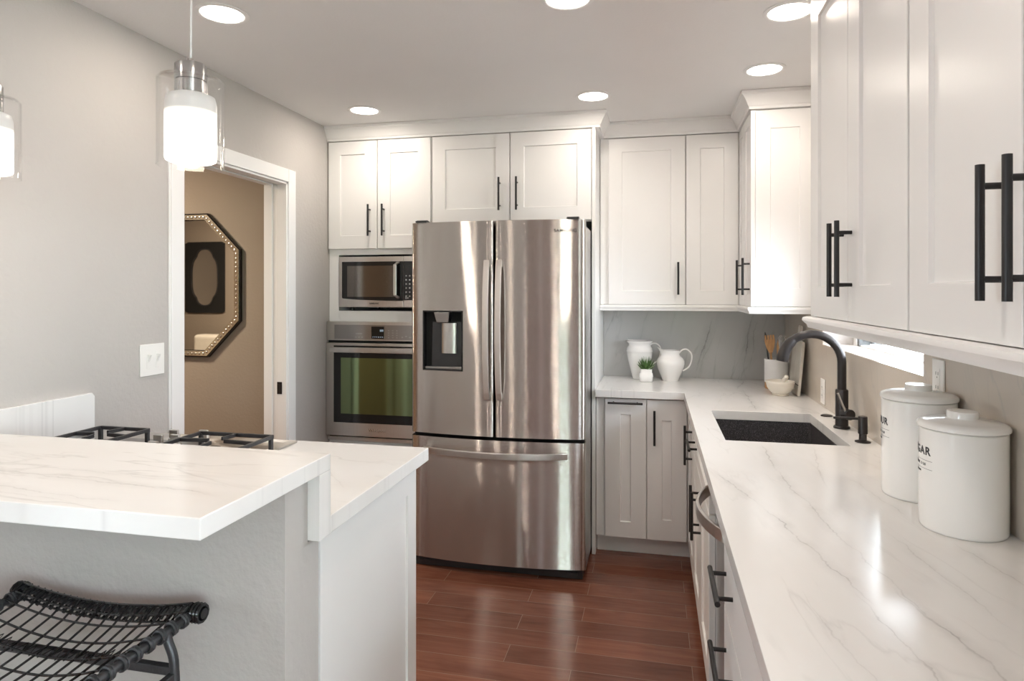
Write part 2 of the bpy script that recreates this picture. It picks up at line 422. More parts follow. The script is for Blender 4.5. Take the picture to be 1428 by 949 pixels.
def tag(o, label=None, cat=None, group=None, kind=None):
    if label: o['label'] = label
    if cat: o['category'] = cat
    if group: o['group'] = group
    if kind: o['kind'] = kind
    return o
def thing(name, loc, label, cat, group=None):
    o = bpy.data.objects.new(name, None); COL.objects.link(o); o.location = loc
    o.empty_display_size = .05
    ORG[o.as_pointer()] = Vector(loc)
    return tag(o, label, cat, group)
def struct(o): o['kind'] = 'structure'; return o
def copy_tree(o, parent=None):
    c = o.copy(); COL.objects.link(c)
    if parent is not None: c.parent = parent
    for ch in [x for x in bpy.data.objects if x.parent == o]: copy_tree(ch, c)
    return c
def text_mesh(s, size, extrude=.0004, bold=False, spacing=1.0):
    cu = bpy.data.curves.new('lettering', 'FONT'); cu.body = s; cu.size = size; cu.extrude = extrude
    cu.align_x = 'CENTER'; cu.align_y = 'CENTER'; cu.space_character = spacing
    if bold: cu.offset = size*.018
    o = bpy.data.objects.new('lettering', cu); COL.objects.link(o)
    bpy.context.view_layer.update()
    me = bpy.data.meshes.new_from_object(o.evaluated_get(bpy.context.evaluated_depsgraph_get()))
    bpy.data.objects.remove(o); bpy.data.curves.remove(cu)
    return me
def text_part(name, s, size, mat, parent, origin, mapf, **kw):
    me = text_mesh(s, size, **kw)
    off = ORG[parent.as_pointer()]
    for v in me.vertices: v.co = Vector(mapf(*v.co)) - off
    me.materials.clear(); me.materials.append(mat)
    o = bpy.data.objects.new(name, me); COL.objects.link(o); o.parent = parent; ORG[o.as_pointer()] = off
    return o

# ------------------------------------------------------------------ setting
def wall_with_holes(name, axis, c0, c1, a0, a1, z0, z1, holes, mat):
    """axis 'X': wall thickness c0..c1 in x, runs a0..a1 in y.  axis 'Y': the other way."""
    b = MB()
    cuts = sorted(set([a0, a1] + [h[0] for h in holes] + [h[1] for h in holes]))
    for p, q in zip(cuts, cuts[1:]):
        hs = [h for h in holes if h[0] <= p+1e-6 and h[1] >= q-1e-6]
        spans = [(z0, z1)]
        if hs: h = hs[0]; spans = [(z0, h[2]), (h[3], z1)]
        for u, v in spans:
            if v-u < .005: continue
            if axis == 'X': b.box(c0, c1, p, q, u, v)
            else: b.box(p, q, c0, c1, u, v)
    bmesh.ops.remove_doubles(b.bm, verts=b.bm.verts[:], dist=1e-5)
    return struct(b.build(name, mat))
struct(MB().box(HX0-.2, XR2+.2, YF-.1, YB+.15, -.1, 0).build('floor', M['floor']))
struct(MB().box(HX0-.2, XR2+.2, YF-.1, YB+.15, CZ, CZ+.1).build('ceiling', M['ceil']))
DY0, DY1, DZ = 2.33, 3.12, 2.04
wall_with_holes('wall_left', 'X', XL-.06, XL, .2, YB, 0, CZ, [(DY0, DY1, 0, DZ)], M['wall'])
wall_with_holes('wall_hall_right', 'X', HX1, XL-.06, .2, YB, 0, CZ, [(DY0, DY1, 0, DZ)], M['hallwall'])
struct(MB().box(XL-.1, XR+.15, YB, YB+.12, 0, CZ).build('wall_back', M['wall']))
wall_with_holes('wall_right', 'X', XR, XR+.14, .1, YB, 0, CZ, [(WY0, WY1, WZ0, WZ1)], M['wall'])
struct(MB().box(XR+.14, XR2+.12, .1, .22, 0, CZ).build('wall_living_right', M['wall']))
struct(MB().box(XL2-.12, HX1, .08, .2, 0, CZ).build('wall_living_left', M['wall']))
wall_with_holes('wall_side_right', 'X', XR2, XR2+.12, YF, .1, 0, CZ, [(-3.6, -.4, .1, 2.3)], M['wall'])
wall_with_holes('wall_side_left', 'X', XL2-.12, XL2, YF, .1, 0, CZ, [(-3.5, -2.2, .1, 2.2)], M['wall'])
wall_with_holes('wall_front', 'Y', YF-.1, YF, XL2, XR2, 0, CZ, FW, M['darkwall'])  # unseen wall, darkened to shape the fridge reflections
# hall
struct(MB().box(HX0, HX1, HY1, HY1+.1, 0, CZ).build('wall_hall_back', M['hallwall']))
struct(MB().box(HX0, HX1, HY0-.1, HY0, 0, CZ).build('wall_hall_front', M['hallwall']))
struct(MB().box(HX0-.1, HX0, HY0-.1, HY1+.1, 0, CZ).build('wall_hall_left', M['hallwall']))

# doorway casing with pocket jamb
d = MB()
cw = .07
for (y0, y1) in ((DY0-cw, DY0), (DY1, DY1+cw)): d.box(XL, XL+.016, y0, y1, 0, DZ+cw)
d.box(XL, XL+.016, DY0, DY1, DZ, DZ+cw)
for (y0, y1) in ((DY0-cw-.006, DY0-cw), (DY1+cw, DY1+cw+.006)): d.box(XL, XL+.010, y0, y1, 0, DZ+cw+.006)
dc = d.build('door_1', M['trimw'], bevel=.003); struct(dc)
j = MB()
for (x0, x1) in ((XL-.048, XL+.008), (XL-.128, XL-.078)):
    j.box(x0, x1, DY1-.012, DY1, 0, DZ); j.box(x0, x1, DY0, DY0+.012, 0, DZ)
    j.box(x0, x1, DY0, DY1, DZ-.012, DZ)
j.box(XL-.078, XL-.048, DY1-.006, DY1, 0, DZ)
j.build('door_jamb', M['trimw'], dc, bevel=.002)
MB().box(XL-.077, XL-.049, DY0+.012, DY1-.012, DZ-.006, DZ).build('door_track', M['silver'], dc)
s_ = MB().box(XL-.046, XL-.018, DY1-.0145, DY1-.012, .90, .965); s_.box(XL-.040, XL-.024, DY1-.016, DY1-.0145, .915, .95)
s_.build('strike_plate', M['bronze'], dc)

# baseboards in the kitchen / hall
struct(MB().box(HX0, HX1, HY1-.014, HY1, 0, .1).build('baseboard_hall', M['trimw'], bevel=.003))

# crown and light rail mouldings
crown = [(0, -.085), (.024, -.085), (.026, -.073), (.031, -.068), (.038, -.054), (.050, -.032), (.058, -.021), (.063, -.018), (.065, -.004), (.065, -.001), (0, -.001)]
tr = MB().sweep([(XL+.001, 3.585), (-.315, 3.585), (-.315, 3.858), (.488, 3.858), (.488, 3.40), (XR-.001, 3.40)], crown, CZ)
struct(tr.build('trim_1', M['cab']))
struct(MB().sweep([(XR-.001, 2.135), (.492, 2.135), (.492, .56), (XR-.001, .56)], crown, CZ).build('trim_2', M['cab']))
def rail_prof(out): return [(-.02, 0), (out*.45, 0), (out*.9, -.003), (out, -.008), (out, -.013), (out*.72, -.019), (out*.45, -.024), (out*.3, -.034), (-.02, -.034)]
struct(MB().sweep([(-.313, 3.838), (.470, 3.838), (.470, 3.398), (XR-.001, 3.398)], rail_prof(.012), 1.374).build('trim_3', M['cab']))
struct(MB().sweep([(XR-.001, 2.137), (.472, 2.137), (.472, .56), (XR-.001, .56)], rail_prof(.020), 1.374).build('trim_4', M['cab'], smooth=True, auto=35))

# sink window
w1 = MB()
wx0, wx1 = XR+.125, XR+.175
w1.box(wx0, wx1, WY0, WY0+.04, WZ0, WZ1).box(wx0, wx1, WY1-.04, WY1, WZ0, WZ1).box(wx0, wx1, WY0+.04, WY1-.04, WZ0, WZ0+.012).box(wx0, wx1, WY0+.04, WY1-.04, WZ1-.04, WZ1)
w1.box(wx0, wx1, (WY0+WY1)/2-.30, (WY0+WY1)/2-.26, WZ0+.012, WZ1-.04)
win = w1.build('window_1', M['trimw'], bevel=.003); struct(win)
MB().box(XR+.001, XR+.26, WY0+.001, WY1-.001, WZ0+.0005, WZ0+.004).build('window_sill', M['trimw'], win)
# casement leaf swung out to the yard
cs = MB(); cx0, cx1, cy = XR+.175, XR+.175+.40, WY1-.075
cs.box(cx0, cx1, cy, cy+.04, WZ0+.012, WZ0+.055).box(cx0, cx1, cy, cy+.04, WZ1-.1, WZ1-.05).box(cx0, cx0+.04, cy, cy+.04, WZ0+.055, WZ1-.1).box(cx1-.04, cx1, cy, cy+.04, WZ0+.055, WZ1-.1)
cas = cs.build('casement_sash', M['vinyl'], win, bevel=.003)
MB().box(cx0+.04, cx1-.04, cy+.015, cy+.021, WZ0+.055, WZ1-.1).build('window_pane', M['pane'], cas)
cr = MB().box(wx0-.005, wx0+.04, cy-.03, cy-.002, WZ0+.006, WZ0+.05)
cr.barpath([(wx0+.01, cy-.02, WZ0+.03), (wx0+.16, cy-.055, WZ0+.028), (wx0+.30, cy-.01, WZ0+.028)], .012, .02, (0, 0, 1)).cyl((wx0+.05, cy-.035, WZ0+.02), (wx0+.05, cy-.035, WZ0+.05), .012)
cr.build('crank', M['greyalu'], win)
MB().box(wx0+.02, wx0+.026, WY0+.04, (WY0+WY1)/2-.30, WZ0+.012, WZ1-.04).build('window_pane', M['pane'], win)
# living-room doors and windows behind the camera; last and side ones added as fill
for i, (a, b_, z0, z1) in enumerate(FW):
    f = MB(); fw = .05
    f.box(a, a+fw, YF-.08, YF-.02, z0, z1).box(b_-fw, b_, YF-.08, YF-.02, z0, z1).box(a+fw, b_-fw, YF-.08, YF-.02, z0, z0+fw).box(a+fw, b_-fw, YF-.08, YF-.02, z1-fw, z1)
    mid = (a+b_)/2
    f.box(mid-.03, mid+.03, YF-.08, YF-.02, z0+fw, z1-fw)
    fo = struct(f.build('window_%d' % (i+2), M['trimw'], bevel=.003))
    MB().box(a+fw, mid-.03, YF-.052, YF-.046, z0+fw, z1-fw).build('window_pane', M['pane'], fo)
    MB().box(mid+.03, b_-fw, YF-.052, YF-.046, z0+fw, z1-fw).build('window_pane', M['pane'], fo)
f = MB(); wa, wb, wc, wd = -3.6, -.4, .1, 2.3  # unseen side window, added and enlarged to light the island end
f.box(XR2+.03, XR2+.09, wa, wa+.05, wc, wd).box(XR2+.03, XR2+.09, wb-.05, wb, wc, wd).box(XR2+.03, XR2+.09, wa+.05, wb-.05, wc, wc+.05).box(XR2+.03, XR2+.09, wa+.05, wb-.05, wd-.05, wd).box(XR2+.03, XR2+.09, -2.03, -1.97, wc+.05, wd-.05)
fo = struct(f.build('window_5', M['trimw'], bevel=.003))
MB().box(XR2+.057, XR2+.063, wa+.05, -2.03, wc+.05, wd-.05).build('window_pane', M['pane'], fo)
MB().box(XR2+.057, XR2+.063, -1.97, wb-.05, wc+.05, wd-.05).build('window_pane', M['pane'], fo)

f = MB(); wa, wb, wc, wd = -3.5, -2.2, .1, 2.2; xx = XL2-.09  # unseen left window, added for more ambient light on the kitchen
f.box(xx, xx+.06, wa, wa+.05, wc, wd).box(xx, xx+.06, wb-.05, wb, wc, wd).box(xx, xx+.06, wa+.05, wb-.05, wc, wc+.05).box(xx, xx+.06, wa+.05, wb-.05, wd-.05, wd).box(xx, xx+.06, -2.88, -2.82, wc+.05, wd-.05)
fo = struct(f.build('window_6', M['trimw'], bevel=.003))
MB().box(xx+.027, xx+.033, wa+.05, -2.88, wc+.05, wd-.05).build('window_pane', M['pane'], fo)
MB().box(xx+.027, xx+.033, -2.82, wb-.05, wc+.05, wd-.05).build('window_pane', M['pane'], fo)

# outdoors
g = MB().box(-14, 14, -14, YF-.12, -.12, -.02)
struct(g.build('patio_ground', M['paving']))
struct(MB().box(XR2+.14, 10, YF-.12, 10, -.12, -.02).build('yard_ground', M['paving']))
h = MB()
for i in range(40):
    x = -9 + i*.45; h.ball((x, -8.2+random.uniform(-.25, .25), .9+random.uniform(-.2, .2)), .75, 10, (1, .8, 1.25+random.uniform(-.15, .2)))
tag(h.build('hedge', M['hedge'], smooth=True), 'green garden hedge beyond the living room doors', 'hedge', kind='stuff')

# ------------------------------------------------------------------ shaker doors, drawers and pulls
class Face:
    """maps (u, z, d): u along the run, d outwards from the face plane"""
    def __init__(s, kind, c): s.k = kind; s.c = c
    def __call__(s, u, z, d):
        if s.k == '-Y': return (u, s.c-d, z)
        if s.k == '-X': return (s.c-d, u, z)
        if s.k == '+X': return (s.c+d, u, z)
def shaker(b, F, u0, u1, z0, z1, t=.020, st=.078, rec=.008, rail=None, flat=False):
    rail = rail or st
    bm = b.bm
    if flat:
        pts = [F(u0, z0, 0), F(u1, z0, 0), F(u1, z1, 0), F(u0, z1, 0)]; b.hexa([*pts, *[F(*q, t) for q in ((u0, z0), (u1, z0), (u1, z1), (u0, z1))]]); return
    def loop(a0, a1, b0, b1, d): return [bm.verts.new(F(a0, b0, d)) for a0, b0 in ((a0, b0), (a1, b0), (a1, b1), (a0, b1))]
    e = .0015
    L0 = loop(u0, u1, z0, z1, 0); L1 = loop(u0, u1, z0, z1, t-e); L1b = loop(u0+e, u1-e, z0+e, z1-e, t)
    L2 = loop(u0+st, u1-st, z0+rail, z1-rail, t); L3 = loop(u0+st+.0025, u1-st-.0025, z0+rail+.0025, z1-rail-.0025, t-rec)
    for A, B in ((L0, L1), (L1, L1b), (L1b, L2), (L2, L3)):
        for k in range(4): bm.faces.new([A[k], A[(k+1) % 4], B[(k+1) % 4], B[k]])
    bm.faces.new(L3); bm.faces.new(L0[::-1])
def pull(parent, F, u, z, vertical=True, L=.187, t=.020, cc=.128, proj=.034, r=.006, name='handle'):
    b = MB(); d = t+proj
    if vertical:
        b.cyl(F(u, z-L/2, d), F(u, z+L/2, d), r, 14)
        for s in (-1, 1): b.cyl(F(u, z+s*cc/2, t), F(u, z+s*cc/2, d), r*.8, 10)
    else:
        b.cyl(F(u-L/2, z, d), F(u+L/2, z, d), r, 14)
        for s in (-1, 1): b.cyl(F(u+s*cc/2, z, t), F(u+s*cc/2, z, d), r*.8, 10)
    return b.build(name, M['black'], parent, smooth=True)
def door(parent, F, u0, u1, z0, z1, hu=None, hz=None, vert=True, name='door', hname='handle', **kw):
    b = MB(); shaker(b, F, u0, u1, z0, z1, **kw)
    o = b.build(name, M['cab'], parent)
    if hu is not None: pull(o, F, hu, hz, vert)
    return o
def carcass(parent, boxes, name='body'):
    b = MB()
    for q in boxes: b.box(*q)
    return b.build(name, M['cab'], parent, bevel=.001)

UZ0, UZ1 = 1.376, 2.352
# -- tall oven cabinet
TY = 3.585; TF = Face('-Y', TY); BK = YB-.004
oc = thing('oven_cabinet', (-1.6, 3.9, 0), 'tall white cabinet at the left wall, holding microwave above wall oven', 'cabinet')
XO0, XO1 = XL+.004, -1.272
ob = MB()
MWX0, MWX1, MWZ0, MWZ1 = -1.868, -1.31, 1.335, 1.672
OVX0, OVX1, OVZ0, OVZ1 = -1.918, -1.290, .552, 1.268
ob.box(XO0, MWX0, TY, BK, OVZ1, UZ1+.01).box(MWX1, XO1, TY, BK, OVZ1, UZ1+.01)
ob.box(MWX0, MWX1, TY, BK, MWZ1, UZ1+.01).box(MWX0, MWX1, TY, BK, OVZ1, MWZ0).box(MWX0, MWX1, BK-.02, BK, MWZ0, MWZ1)
ob.box(XO0, OVX0, TY, BK, .1, OVZ1).box(OVX1, XO1, TY, BK, .1, OVZ1).box(OVX0, OVX1, TY, BK, .1, OVZ0).box(OVX0, OVX1, BK-.02, BK, OVZ0, OVZ1)
ob.box(XO0, XO1, TY+.06, BK, 0, .1)
bmesh.ops.remove_doubles(ob.bm, verts=ob.bm.verts[:], dist=1e-5)
ob.build('body', M['cab'], oc)
door(oc, TF, XO0+.004, -1.612, 1.708, 2.353, -1.655, 1.875, rail=.078)
door(oc, TF, -1.607, -1.276, 1.708, 2.353, -1.566, 1.875, rail=.078)
door(oc, TF, XO0+.004, XO1-.004, .11, .54, name='drawer', flat=False)
# -- cabinet over the fridge
fc = thing('fridge_cabinet', (-.80, 3.9, 1.84), 'white two-door cabinet directly above the refrigerator, with tall side panel', 'cabinet')
carcass(fc, [(XO1+.004, -.338, TY, BK, 1.842, UZ1+.01)])
door(fc, TF, -1.264, -.803, 1.85, 2.353, -.858, 2.005)
door(fc, TF, -.797, -.338, 1.85, 2.353, -.757, 2.005)
MB().box(-.335, -.315, 3.566, BK, 0, UZ1+.01).build('side_panel', M['cab'], fc, bevel=.001)
# -- upper cabinet on the back wall
UY = 3.860; UF = Face('-Y', UY)
uc = thing('wall_cabinet', (.08, 4.0, UZ0), 'white two-door wall cabinet on the back wall over the two pitchers', 'cabinet')
carcass(uc, [(-.312, .485, UY, BK, UZ0, UZ1+.01)])
door(uc, UF, -.262, .176, UZ0, 2.353, .137, 1.527)
door(uc, UF, .182, .470, UZ0, 2.353)
# -- corner cabinet on the right wall
CXf = .492; CF = Face('-X', CXf)
cc = thing('wall_cabinet', (.63, 3.62, UZ0), 'narrow white wall cabinet in the corner, its panelled end facing the room', 'cabinet')
carcass(cc, [(CXf, XR-.004, 3.402, UY-.003, UZ0, UZ1+.01)])
door(cc, CF, 3.640, 3.836, UZ0, 2.353, 3.655, 1.527, st=.05)
door(cc, CF, 3.384, 3.634, UZ0, 2.353, 3.425, 1.527, st=.06)
b = MB(); shaker(b, Face('-Y', 3.402), .494, XR-.006, UZ0, 2.353, t=.012, st=.07, rec=.005, rail=.09); b.build('end_panel', M['cab'], cc)
# -- near cabinets on the right wall
for (y0, y1, lab) in ((1.358, 2.133, 'white two-door wall cabinet over the faucet side, past the window'), (.58, 1.352, 'nearest white two-door wall cabinet, above the sugar canister at the right edge')):
    nc = thing('wall_cabinet', (.63, (y0+y1)/2, UZ0), lab, 'cabinet')
    carcass(nc, [(CXf, XR-.004, y0, y1, UZ0, UZ1+.01)])
    ym = (y0+y1)/2
    door(nc, CF, ym+.002, y1-.002, UZ0, 2.353, ym+.036, 1.531, st=.088)
    door(nc, CF, y0+.002, ym-.002, UZ0, 2.353, ym-.034, 1.531, st=.088)
# -- base cabinets
BY = 3.580; BF = Face('-Y', BY); BZ1 = .872
bc = thing('base_cabinet', (-.06, 3.9, 0), 'white base cabinet between refrigerator and corner, with pull-out and door', 'cabinet')
carcass(bc, [(-.312, .195, BY, BK, .105, BZ1), (-.312, .195, BY+.06, BK, 0, .105)])
o = door(bc, BF, -.262, -.041, .108, .866, name='pull_out_door', st=.082, rail=.085, hu=None)
pull(o, BF, -.152, .846, False)
door(bc, BF, -.036, .172, .108, .866, .003, .718, st=.078, rail=.11)
RXf = .198; RF = Face('-X', RXf)
b2 = thing('base_cabinet', (.48, 3.3, 0), 'white corner base cabinet left of the sink base, one door facing the island', 'cabinet')
carcass(b2, [(.200, XR-.004, 3.075, BY-.003, .105, BZ1), (.265, XR-.004, 3.075, BY-.003, 0, .105)])
door(b2, RF, 3.080, 3.552, .108, .866, 3.17, .718)
b3 = thing('sink_base_cabinet', (.48, 2.64, 0), 'white base cabinet under the black sink, two doors and a false drawer', 'cabinet')
b = MB().box(.200, .215, 2.215, 3.070, .105, BZ1).box(.215, XR-.004, 2.215, 2.23, .105, BZ1).box(.215, XR-.004, 3.055, 3.07, .105, BZ1).box(.215, XR-.004, 2.23, 3.055, .105, .12).box(.265, .28, 2.215, 3.07, 0, .105)
b.build('body', M['cab'], b3)
door(b3, RF, 2.220, 3.066, .715, .866, 2.88, .785, False, name='false_drawer', st=.05)
door(b3, RF, 2.645, 3.066, .108, .709, 2.69, .575)
door(b3, RF, 2.220, 2.640, .108, .709, 2.60, .575)
b4 = thing('drawer_base_cabinet', (.48, 1.18, 0), 'white base cabinet of wide drawers nearest the camera on the right', 'cabinet')
DF = Face('-X', .184)
carcass(b4, [(.186, XR-.004, .74, 1.612, .105, BZ1), (.25, XR-.004, .74, 1.612, 0, .105)])
for z0, z1 in ((.712, .866), (.520, .706), (.318, .514), (.112, .312)):
    o = door(b4, DF, .745, 1.608, z0, z1, name='drawer', flat=True)
    hz = {.712: .795, .520: .618}.get(z0, (z0+z1)/2+.02)
    pull(o, DF, 1.50, hz, False); pull(o, DF, .86, hz, False)

# -- dishwasher
dw = thing('dishwasher', (.48, 1.91, 0), 'stainless dishwasher under the counter, with a bowed bar handle', 'dishwasher')
MB().box(.222, XR-.01, 1.618, 2.209, .1, .868).build('body', M['blackplastic'], dw)
MB().box(.203, .222, 1.622, 2.205, .112, .862).build('door', M['steel'], dw, bevel=.003)
MB().box(.25, .27, 1.62, 2.21, .0, .1).build('toe_kick', M['blackplastic'], dw)
pts = []
for i in range(17):
    t = i/16; y = 1.70+.46*t; pts.append((.200-.072*math.sin(PI*t)**.75-.004, y, .822))
MB().barpath(pts, .034, .010, (0, 0, 1)).build('handle', M['silver'], dw, bevel=.002)

# -- island
ib = thing('island_cabinet', (-1.35, 1.75, 0), 'white island base cabinet with a panelled end beside the half wall', 'cabinet')
carcass(ib, [(XL+.004, -.806, 1.418, 2.06, 0, .868)])
b = MB(); shaker(b, Face('+X', -.806), 1.420, 2.06, .0, .868, t=.018, st=.075, rec=.007, rail=.085); b.build('end_panel', M['cab'], ib)
for x0, x1 in ((-1.925, -1.55), (-1.545, -1.18), (-1.175, -.812)):
    b = MB(); b.hexa([(x0, 2.06, .11), (x1, 2.06, .11), (x1, 2.078, .11), (x0, 2.078, .11), (x0, 2.06, .86), (x1, 2.06, .86), (x1, 2.078, .86), (x0, 2.078, .86)])
    b.build('door', M['cab'], ib, bevel=.002)
hw = MB().box(XL+.002, -.786, 1.262, 1.356, 0, 1.022).box(XL+.002, -.786, 1.356, 1.405, 0, .868)
bmesh.ops.remove_doubles(hw.bm, verts=hw.bm.verts[:], dist=1e-5)
tag(hw.build('half_wall', M['wall']), 'textured beige half wall carrying the raised breakfast bar behind the stool', 'half wall')
it = thing('island_countertop', (-1.35, 1.5, .87), 'two-level white marble island worktop with raised breakfast bar', 'countertop')
MB().box(XL+.002, -.757, .957, 1.412, 1.024, 1.063).build('bar_top', M['island'], it, bevel=.002)
MB().box(XL+.002, -.757, 1.359, 1.412, .8705, 1.0239).build('riser', M['island'], it, bevel=.0015)
MB().box(XL+.002, -.757, 1.4121, 2.098, .8705, .914).build('lower_top', M['island'], it, bevel=.002)
ls = MB().prism([(XL+.001, 1.4125, .9145), (XL+.001, 1.885, .9145), (XL+.001, 1.885, 1.085), (XL+.001, 1.875, 1.097), (XL+.001, 1.4125, 1.097)], (.020, 0, 0))
tag(ls.build('splash_strip', M['island'], bevel=.0015), 'short white marble splash strip on the left wall above the cooktop', 'backsplash')

# -- main countertop with sink cut-out
b = MB()
SX0, SX1, SY0, SY1 = .254, .670, 2.436, 3.038
CT0, CT1 = .8745, .914
x0, x1, y0 = .157, XR-.003, .72
pts2 = [(x0, y0), (x1, y0), (x1, YB-.003), (-.3135, YB-.003), (-.3135, 3.532), (x0, 3.532)]
bm = b.bm
def quad_xy(xa, xb, ya, yb):
    b.box(xa, xb, ya, yb, CT0, CT1)
xs = [-.3135, x0, SX0, SX1, x1]; ys = [y0, SY0, SY1, 3.532, YB-.003]
V = {}
def gv(x, y, z):
    k = (round(x, 5), round(y, 5), z)
    if k not in V: V[k] = bm.verts.new((x, y, z))
    return V[k]
cells = set()
for i in range(4):
    for k in range(4):
        if i == 0 and k < 3: continue
        if i == 2 and k == 1: continue
        cells.add((i, k))
for (i, k) in cells:
    a, c, d_, e = xs[i], xs[i+1], ys[k], ys[k+1]
    for z in (CT0, CT1): bm.faces.new([gv(a, d_, z), gv(c, d_, z), gv(c, e, z), gv(a, e, z)])
    for (ni, nk, p, q) in ((i-1, k, (a, d_), (a, e)), (i+1, k, (c, d_), (c, e)), (i, k-1, (a, d_), (c, d_)), (i, k+1, (a, e), (c, e))):
        if (ni, nk) not in cells: bm.faces.new([gv(*p, CT0), gv(*q, CT0), gv(*q, CT1), gv(*p, CT1)])
ct = b.build('countertop', M['counter'], bevel=.0015)
tag(ct, 'L-shaped white marble countertop with grey veins around the black sink', 'countertop')
bs = MB().box(-.3135, XR-.0065, YB-.016, YB-.001, .9145, 1.374)
tag(bs.build('back_splash', M['splash']), 'grey-veined marble backsplash behind the two white pitchers', 'backsplash')
# side splash: below the window and beside it
ss = MB()
for (ya, yb, za, zb) in ((.72, WY0, .9145, 1.374), (WY0, WY1, .9145, WZ0+.003), (WY1, YB-.0165, .9145, 1.374)):
    ss.box(XR-.006, XR-.001, ya, yb, za, zb)
bmesh.ops.remove_doubles(ss.bm, verts=ss.bm.verts[:], dist=1e-5)
tag(ss.build('side_splash', M['splashside']), 'marble backsplash under the window, right wall, warm light painted into its tone', 'backsplash')

# -- sink
sk = thing('kitchen_sink', ((SX0+SX1)/2, (SY0+SY1)/2, .66), 'black speckled granite undermount sink set in the marble countertop', 'sink')
b = MB()
def rrect(x0, x1, y0, y1, r, z, n=5):
    o = []
    for cx, cy, a0 in ((x1-r, y0+r, -90), (x1-r, y1-r, 0), (x0+r, y1-r, 90), (x0+r, y0+r, 180)):
        for k in range(n+1):
            a = R(a0+90*k/n); o.append((cx+r*math.cos(a), cy+r*math.sin(a), z))
    return o
e = .004
rings = [rrect(SX0-.022, SX1+.022, SY0-.022, SY1+.022, .02, .873), rrect(SX0-e, SX1+e, SY0-e, SY1+e, .016, .873), rrect(SX0-e, SX1+e, SY0-e, SY1+e, .016, .72),
         rrect(SX0+.002, SX1-.002, SY0+.002, SY1-.002, .02, .695), rrect(SX0+.02, SX1-.02, SY0+.02, SY1-.02, .03, .685)]
rv = [[b.bm.verts.new(p) for p in r] for r in rings]
for A, B in zip(rv, rv[1:]):
    for k in range(len(A)): b.bm.faces.new([A[k], A[(k+1) % len(A)], B[(k+1) % len(A)], B[k]])
b.bm.faces.new(rv[-1])
bo = b.build('basin', M['granite'], sk, smooth=True, auto=50)
b = MB().lathe([(.045, 0), (.045, .004), (.030, .005), (.028, .001), (.0, .001)], ((SX0+SX1)/2, (SY0+SY1)/2, .686), 24, cap1=False)
b.build('drain', M['bronze'], sk, smooth=True)

# -- faucet
FX, FY = .722, 2.748
fa = thing('kitchen_faucet', (FX, FY, .9145), 'black gooseneck pull-down faucet arching over the sink', 'faucet')
MB().lathe([(.030, 0), (.030, .006), (.027, .009), (.0, .009)], (FX, FY, .9145), 28, cap1=False).build('base_plate', M['bronze'], fa, smooth=True)
MB().lathe([(.0235, .009), (.0235, .148), (.021, .152), (.0165, .152)], (FX, FY, .9145), 28).build('body', M['bronze'], fa, smooth=True)
AR = .109; AZ = 1.173; ax = FX-AR
pts = [(FX, FY, 1.06), (FX, FY, 1.12)]
for k in range(0, 19): a = R(k*9.2); pts.append((ax+AR*math.cos(a), FY, AZ+AR*math.sin(a)))
spout = pts[:]
MB().tube(spout, .0165, 18).build('spout', M['bronze'], fa, smooth=True)
e_ = Vector(pts[-1]); dr = (Vector(pts[-1])-Vector(pts[-2])).normalized()
# spray head continues the arc, swelling towards its mouth
hp = []; 
for k in range(8): a = R(128+k*6.6); hp.append((ax+AR*math.cos(a), FY, AZ+AR*math.sin(a)))
hp.append(tuple(Vector(hp[-1])+Vector((-.002, 0, -.012))))
MB().tube(hp, [.0168, .0195, .0205, .0212, .0218, .0224, .0228, .0230, .0222], 18).build('spray_head', M['bronze'], fa, smooth=True)
hb = Vector((FX+.004, FY-.020, .9145+.062)); hd = Vector((.30, -.95, 0)).normalized()
kb = MB().cyl(hb, hb+hd*.040, .0205, 24); kob = kb.build('handle_hub', M['bronze'], fa, smooth=True, bevel=.0015)
h0 = hb+hd*.030
MB().tube([h0+Vector((-.012, 0, .008)), h0+Vector((-.026, -.004, .040)), h0+Vector((-.042, -.008, .082))], [.0055, .005, .0045], 12).build('lever', M['silver'], kob, smooth=True)
# soap dispenser
PX, PY = .728, 2.508
sd = thing('soap_dispenser', (PX, PY, .9145), 'small black soap dispenser beside the faucet with thin horizontal nozzle', 'soap dispenser')
MB().lathe([(.026, 0), (.026, .003), (.013, .007), (.0125, .02), (.0125, .028), (.0155, .030), (.0155, .088), (.014, .091), (0, .091)], (PX, PY, .9145), 24, cap1=False).build('body', M['bronze'], sd, smooth=True)
MB().tube([(PX, PY, .996), (PX-.05, PY+.012, .996), (PX-.092, PY+.02, .994)], [.005, .0048, .0045], 10).build('nozzle', M['bronze'], sd, smooth=True)
tag(MB().lathe([(.024, 0), (.024, .003), (.018, .006), (0, .006)], (.728, 3.0, .9145), 24, cap1=False).build('hole_cover', M['bronze'], smooth=True), 'flat black disc cover on the counter between faucet and far outlet', 'sink hole cover')

